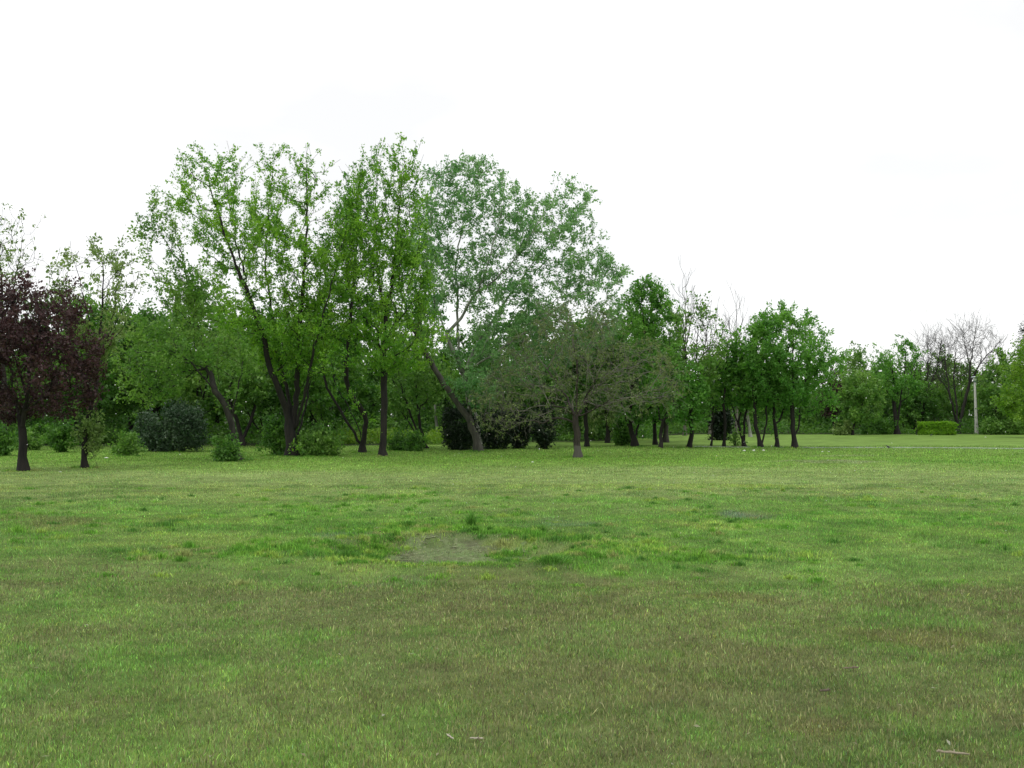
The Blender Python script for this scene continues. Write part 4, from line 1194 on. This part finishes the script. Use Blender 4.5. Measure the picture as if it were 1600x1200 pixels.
ROWS = (("front", 50, 55), ("middle", 59, 65), ("back", 70, 77))
CYC = {"front": ["leafy_tree", "thin_stemmed_tree", "broad_tree"], "middle": ["broad_tree", "low_branched_tree", "leafy_tree"], "back": ["low_branched_tree", "broad_tree", "broad_tree"]}
for rn, d0, d1 in ROWS:
    for i, (px, mk) in enumerate(MARKS):
        if rn == "front" and 560 < px < 960:
            continue
        D = rng.uniform(d0, d1)
        q = px + rng.uniform(-16, 16) + {"front": 0, "middle": 24, "back": -18}[rn]
        key = CYC[rn][(i + (i // 4)) % 3]
        sc = rng.uniform(.86, 1.08) * (1.18 if rn == "back" else 1.04)
        place(key, (q - 800) / F * D, D, sc, KIND[key] + ", wood's " + rn + " row, " + mk, "trees of the wood behind the lawn")
for rn, d0, d1 in (("front", 79, 84), ("back", 90, 98)):
    for i, (px, mk) in enumerate(MARKS_R):
        D = rng.uniform(d0, d1)
        q = px + rng.uniform(-14, 14) + (22 if rn == "back" else 0)
        key = ["broad_tree", "low_branched_tree", "leafy_tree"][(i + (rn == "back")) % 3]
        sc = rng.uniform(.72, .92) * (1.0 if px > 1300 else 1.05)
        place(key, (q - 800) / F * D, D, sc, KIND[key] + ", far wood's " + rn + " row, " + mk, "trees of the far wood on the right")


def leaf_mass(name, label, cat, pos, ls, leaf, droop=0.0, asp=.6):
    v, q = leaf_quads(pos, rng.normal(0, 1, pos.shape) + np.array((0, 0, .2 - droop)), ls, asp)
    tint = np.clip((fbm(pos[:, 0] * .7 + pos[:, 2], pos[:, 1] * .7 + pos[:, 2] * .6, 29, 3) - .5) * 1.9 + .25, 0, .6)
    tag(link(name, mesh(name, v, q, attrs={"tint": np.repeat(tint, 4)}), LEAF[leaf]), label, cat, kind="stuff")


def thicket(n, px0, px1, d0, d1, h0, h1, seed, clumpf=.35):
    D = rng.uniform(d0, d1, n)
    px = rng.uniform(px0, px1, n)
    x = (px - 800) / F * D
    top = h0 + (h1 - h0) * ss(.30, .72, fbm(x * clumpf, D * clumpf, seed, 4)) * (.5 + .8 * vn(x * 1.7, D * 1.7, seed + 8))
    z = top * (1 - rng.random(n) ** 1.6)
    keep = vn(x * 1.1 + z, D * 1.1 + z * 1.4, seed + 3) > .30
    return np.stack([x, D, z], -1)[keep]


leaf_mass("undergrowth", "tangled green undergrowth along the shaded foot of the wood", "undergrowth",
          np.concatenate([thicket(16000, -140, 560, 50, 57, .2, 1.5, 3), thicket(14000, 540, 1030, 57, 66, .2, 1.6, 5), thicket(16000, 1000, 1740, 74, 80, .2, 1.4, 7)]), .15, "wood")
leaf_mass("weeds", "sunny yellow-green weeds behind the straight black trunk and leaning saplings", "weeds",
          thicket(14000, 508, 705, 50, 56, .15, .85, 13, .9), .11, "bright")
leaf_mass("far_woods", "far dark wood closing the view behind the trees", "woods",
          np.concatenate([thicket(46000, -220, 1060, 80, 92, 2.5, 7.0, 17, .16), thicket(30000, 1000, 1800, 100, 112, 1.5, 6.0, 19, .16)]), .42, "wood")


# ------------------------------------------------------------------ path, lamp, small things
def footpath():
    pa, pb = gp(1085, 698.5), gp(1720, 702.5)
    n = 160
    t = np.linspace(0, 1, n)
    V = []
    dirv = unit((pb - pa)[None])[0]
    nrm = np.array((-dirv[1], dirv[0]))
    for s in (0, 1):
        w = (.0 if s == 0 else .95) + .55 * (fbm(t * 60, 0 * t + s * 7, 3 + s, 4) - .5)
        p = pa + (pb - pa) * t[:, None] + nrm * w[:, None]
        V.append(np.stack([p[:, 0], p[:, 1], gz(p[:, 0], p[:, 1]) + .018], -1))
    for s in (0, 1):
        lo = V[s].copy(); lo[:, 2] -= .12
        V.append(lo)
    V = np.concatenate(V)
    i = np.arange(n - 1)[:, None]
    q = np.concatenate([i + np.array([0, 1, n + 1, n]), i + np.array([2 * n, 2 * n + 1, 1, 0]), i + np.array([n, n + 1, 3 * n + 1, 3 * n])])
    me = mesh("footpath", V, q)
    tag(link("footpath", me, plain_mat("worn_paving", (.25, .30, .23), .9, .5, 1.2)), "narrow pale worn footpath crossing the far lawn", "path", kind="structure")


footpath()


def lathe(prof, k=20):
    a = np.arange(k) / k * 2 * math.pi
    V = np.concatenate([np.stack([r * np.cos(a), r * np.sin(a), 0 * a + z], -1) for r, z in prof])
    Q = []
    for j in range(len(prof) - 1):
        i = np.arange(k)
        Q.append(np.stack([j * k + i, j * k + (i + 1) % k, (j + 1) * k + (i + 1) % k, (j + 1) * k + i], -1))
    return V, np.concatenate(Q)


def lamp():
    b = gp(1526, 678.5)
    o = empty("street_lamp", "pale concrete lamp post with flat disc head beside the bare tree", "street lamp", (b[0], b[1], float(gz(*b))))
    o.rotation_euler = (0, math.radians(-1.3), 0)
    conc = plain_mat("lamp_concrete", (.36, .37, .33), .85, .2, 14)
    v, q = lathe([(.0, -.1), (.155, -.1), (.150, .0), (.145, .55), (.142, .62), (.118, .70), (.072, 3.86), (.0, 3.87)], 12)
    link("pole", mesh("pole", v, q, smooth=True), conc, o)
    v, q = lathe([(.0, 3.872), (.066, 3.872), (.066, 3.96), (.058, 3.97), (.0, 3.97)])
    link("collar", mesh("collar", v, q), plain_mat("lamp_metal", (.16, .24, .24), .5, .1), o)
    v, q = lathe([(.0, 3.972), (.075, 3.972), (.12, 4.02), (.14, 4.16), (.12, 4.22), (.0, 4.22)])
    link("diffuser", mesh("diffuser", v, q, smooth=True), plain_mat("lamp_glass", (.72, .75, .74), .25, .05), o)
    v, q = lathe([(.0, 4.222), (.20, 4.222), (.262, 4.232), (.262, 4.27), (.20, 4.305), (.08, 4.325), (.0, 4.33)], 24)
    link("lamp_cap", mesh("lamp_cap", v, q, smooth=True), plain_mat("cap_metal", (.42, .47, .50), .4, .08), o)


lamp()


def bird(px, py, heading, label):
    b = gp(px, py)
    o = empty("bird", label, "bird", (b[0], b[1], float(gz(*b)) + .03), "dark birds feeding on the far lawn")
    o.rotation_euler = (0, 0, heading)
    o.scale = (.68, .68, .68)
    sp = [(-.20, .085, .004, .03), (-.13, .10, .012, .034), (-.075, .115, .034, .04), (-.01, .125, .058, .058), (.05, .145, .055, .052), (.088, .178, .036, .036), (.108, .205, .034, .032),
          (.135, .212, .028, .026), (.150, .208, .010, .010), (.178, .200, .002, .002)]
    k = 10
    a = np.arange(k) / k * 2 * math.pi
    V = np.concatenate([np.stack([0 * a + x, np.cos(a) * w, z + np.sin(a) * h], -1) for x, z, h, w in sp])
    Q = np.concatenate([np.stack([j * k + np.arange(k), j * k + (np.arange(k) + 1) % k, (j + 1) * k + (np.arange(k) + 1) % k, (j + 1) * k + np.arange(k)], -1) for j in range(len(sp) - 1)])
    dk = plain_mat("black_feather", (.018, .018, .022), .5, .3)
    link("body", mesh("body", V, Q, smooth=True), dk, o)
    for s in (-1, 1):
        sk = Skel()
        sk.limb([(0, .022 * s, .085), (-.012, .024 * s, .04), (.004, .024 * s, -.02)], .02, 0)
        sk.limb([(.004, .024 * s, -.02), (.03, .026 * s, -.026)], .02, 0)
        v, q = tubes(sk, np.full(sk.n, .0045))
        link("leg", mesh("leg", v, q), dk, o)


bird(1455, 682.5, 0.4, "dark bird on the grass in front of the clipped hedge")
bird(1388, 702.5, 2.6, "dark bird near the pale path, left of the lamp")


def stick(px, py, length, ang, rad, label, col):
    b = gp(px, py)
    n = 9
    t = np.linspace(-.5, .5, n)
    p = np.stack([b[0] + np.cos(ang) * t * length, b[1] + np.sin(ang) * t * length, 0 * t], -1)
    p[:, :2] += rng.normal(0, rad * .5, (n, 2))
    p[:, 2] = gz(p[:, 0], p[:, 1]) + .016 + rad
    org = p[n // 2].copy()
    p -= org
    sk = Skel()
    j = sk.add(p[0], -1)
    for q in p[1:]:
        j = sk.add(q, j)
    jj = sk.add(p[5] + np.array((.8 * rad, 2.6 * rad, .4 * rad)), 5)
    sk.add(sk.P[jj] + np.array((.9 * rad, 1.5 * rad, .2 * rad)), jj)
    r = np.full(sk.n, rad) * rng.uniform(.75, 1.15, sk.n)
    r[0] *= .45; r[n - 1] *= .4
    r[n:] *= .45
    v, q = tubes(sk, r)
    o = link("fallen_stick", mesh("fallen_stick", v, q, smooth=True), plain_mat("stick_wood", col, .9, .4, 60))
    o.location = org
    tag(o, label, "stick", "sticks lying on the near lawn")


stick(702, 1156, .085, 2.05, .0050, "short pale stick lying slanted in the near grass", (.42, .38, .30))
stick(744, 1159, .070, -.12, .0045, "short pale stick lying level, right of the slanted one", (.42, .38, .30))
stick(1330, 1044, .105, .2, .0065, "brown twig in the brownish grass right of centre", (.17, .135, .095))
stick(1290, 1083, .075, .3, .0075, "stubby dark brown twig, nearer than the other brown one", (.115, .09, .065))
stick(1487, 1187, .140, -.35, .0075, "longest stick, tan brown, at the bottom right of the lawn", (.27, .235, .165))


def scrap(px, py, s, label):
    b = gp(px, py)
    n = 7
    u, v = np.meshgrid(np.linspace(-1, 1, n), np.linspace(-1, 1, n))
    z = .55 * rng.random((n, n)) + .35 * (1 - u * u) * (1 - v * v)
    P = np.stack([u * (1 + .25 * rng.normal(0, 1, (n, n))), v * (.75 + .2 * rng.normal(0, 1, (n, n))), z], -1).reshape(-1, 3) * s
    i = np.arange(n * n).reshape(n, n)
    q = np.stack([i[:-1, :-1], i[:-1, 1:], i[1:, 1:], i[1:, :-1]], -1).reshape(-1, 4)
    o = link("paper_scrap", mesh("paper_scrap", P, q), SCRAP)
    o.location = (b[0], b[1], float(gz(*b)) + .02)
    o.scale = (.55, .55, .55)
    tag(o, label, "litter", "white scraps lying on the lawn")


SCRAP = plain_mat("white_paper", (.80, .80, .78), .8, .05)
for px, py, s, lab in ((94, 739, .055, "white scrap on the grass between the purple tree and the slim tree"), (166, 717, .085, "flat white scrap in front of the small bright bush"),
                       (281, 711, .05, "small white scrap in front of the grey-green bush"), (832, 723, .06, "white scrap on the grass left of the limewashed trunk"),
                       (1163, 706, .10, "white scrap below the first V-forked tree, leftmost of three"), (1178, 705, .10, "white scrap below the two V-forked trees, middle of three"),
                       (1193, 705, .09, "white scrap below the second V-forked tree, rightmost of three"), (1285, 707, .07, "white scrap right of the round-crowned tree, left of a pair"),
                       (1295, 707, .06, "white scrap right of the round-crowned tree, right of a pair"), (1540, 684, .09, "small white scrap on the grass below the lamp post")):
    scrap(px, py, s, lab)


def tuft(px, py, h, n, w, label):
    """a rank tussock: taller blades in its middle, splayed towards its ragged edge"""
    b = gp(px, py)
    a = rng.uniform(0, 6.28, n)
    r = np.minimum(np.abs(rng.normal(0, .45, n)), 1.0 + .1 * rng.random(n))
    k = .65 + .7 * vn(a * 1.3, 0 * a, int(px))
    x, y = w * r * k * np.cos(a), .8 * w * r * k * np.sin(a)
    hh = h * np.exp(-.6 * r * r) * rng.uniform(.35, 1.15, n)
    col = np.array((.105, .260, .036)) * np.exp(rng.normal(0, .35, n))[:, None]
    v, q, t, kk = blades(x, y, hh, rng.uniform(.005, .010, n), col, .35, True, base_z=np.zeros(n))
    z = v[:, 2:3]
    v[:, :2] *= 1 + 1.3 * np.maximum(z, 0) / h * .5
    o = link("grass_tuft", mesh("grass_tuft", v, q, t, fcol=kk), grass_mat())
    o.location = (b[0], b[1], float(gz(*b)))
    tag(o, label, "grass tuft", "rank tufts round the bare dip in the lawn")


tuft(737, 825, .26, 260, .10, "tallest dark grass tuft at the far rim of the bare dip")
tuft(742, 838, .11, 240, .09, "short tuft just in front of the tallest one")
tuft(765, 833, .10, 220, .07, "small tuft right of the tallest one at the dip's rim")
tuft(540, 870, .13, 700, .22, "wide dark tuft at the left end of the bare dip")
tuft(580, 862, .10, 400, .16, "lower dark tuft right beside the wide one at the dip")
tuft(640, 823, .10, 760, .20, "long low dark tuft on the far side of the dip")
tuft(845, 832, .12, 260, .10, "leafy tuft right of the dip's far rim")
tuft(860, 884, .10, 760, .22, "broad low tuft at the near right of the bare dip")


def seed_fluff():
    n = 150
    D = rng.uniform(7, 44, n)
    p = at(rng.uniform(-60, 1660, n), rng.uniform(470, 705, n), D)
    V, T, off = [], [], 0
    ico = np.array([(0, 0, 1), (.9, 0, .3), (-.2, .9, .3), (-.7, -.6, .2), (.3, -.8, -.3), (0, .2, -1)])
    tri = np.array([(0, 1, 2), (0, 2, 3), (0, 3, 1), (1, 4, 5), (3, 5, 4), (2, 5, 3), (1, 5, 2), (1, 3, 4)])
    for k in range(n):
        s = D[k] / F * rng.uniform(.35, 1.05) ** 1.5
        V.append(p[k] + ico * s * rng.uniform(.7, 1.3, (6, 3)))
        T.append(tri + off); off += 6
    g = [gp(rng.uniform(500, 1600), rng.uniform(700, 850)) for _ in range(90)]
    for b in g:
        s = b[1] / F * rng.uniform(.3, .75)
        V.append(np.array((b[0], b[1], float(gz(*b)) + .06)) + ico * s)
        T.append(tri + off); off += 6
    tag(link("seed_fluff", mesh("seed_fluff", np.concatenate(V), None, np.concatenate(T)), SCRAP), "white specks of seed fluff drifting in the air", "seed fluff", kind="stuff")


seed_fluff()

# ------------------------------------------------------------------ overcast light
EL, AZ = math.radians(64), math.radians(215)      # sun behind the cloud, to the left behind the viewer
w = bpy.data.worlds.new("World")
bpy.context.scene.world = w
w.use_nodes = True
t = w.node_tree
t.nodes.clear()
out = t.nodes.new("ShaderNodeOutputWorld")
sky = t.nodes.new("ShaderNodeTexSky")
sky.sky_type = "NISHITA"
sky.sun_disc = False
sky.sun_elevation = EL
sky.sun_rotation = AZ
b1 = N(t, "ShaderNodeBackground", Strength=0.1)
t.links.new(sky.outputs[0], b1.inputs[0])
tc = N(t, "ShaderNodeTexCoord")
mp = N(t, "ShaderNodeMapping")
mp.inputs["Scale"].default_value = (1, 1, 3)
t.links.new(tc.outputs["Generated"], mp.inputs[0])
nz = N(t, "ShaderNodeTexNoise", Scale=1.6, Detail=5.0, Roughness=0.5)
t.links.new(mp.outputs[0], nz.inputs["Vector"])
mr = N(t, "ShaderNodeMapRange")
mr.inputs["From Min"].default_value = 0.35
mr.inputs["From Max"].default_value = 0.66
mr.inputs["To Min"].default_value = 1.45
mr.inputs["To Max"].default_value = 1.07
t.links.new(nz.outputs["Fac"], mr.inputs["Value"])
b2 = N(t, "ShaderNodeBackground")
b2.inputs[0].default_value = (1.0, 1.0, 0.995, 1)
t.links.new(mr.outputs[0], b2.inputs["Strength"])
ms = N(t, "ShaderNodeMixShader")
ms.inputs[0].default_value = 0.9                   # a nearly closed cloud layer
t.links.new(b1.outputs[0], ms.inputs[1])
t.links.new(b2.outputs[0], ms.inputs[2])
t.links.new(ms.outputs[0], out.inputs[0])

sd = bpy.data.lights.new("sun", "SUN")
sd.energy = 1.2
sd.angle = math.radians(14)
sd.color = (1.0, 0.96, 0.90)
so = bpy.data.objects.new("sun", sd)
C.objects.link(so)
from mathutils import Vector
dv = Vector((math.sin(AZ) * math.cos(EL), math.cos(AZ) * math.cos(EL), math.sin(EL)))
so.rotation_euler = dv.to_track_quat("Z", "Y").to_euler()
so.location = dv * 60

vs = bpy.context.scene.view_settings
vs.view_transform = "Standard"
vs.look = "None"
vs.exposure = 0.0
vs.gamma = 1.0
vs.use_curve_mapping = False
bpy.context.scene.cycles.max_bounces = 6
bpy.context.scene.cycles.diffuse_bounces = 3
bpy.context.scene.cycles.transmission_bounces = 4
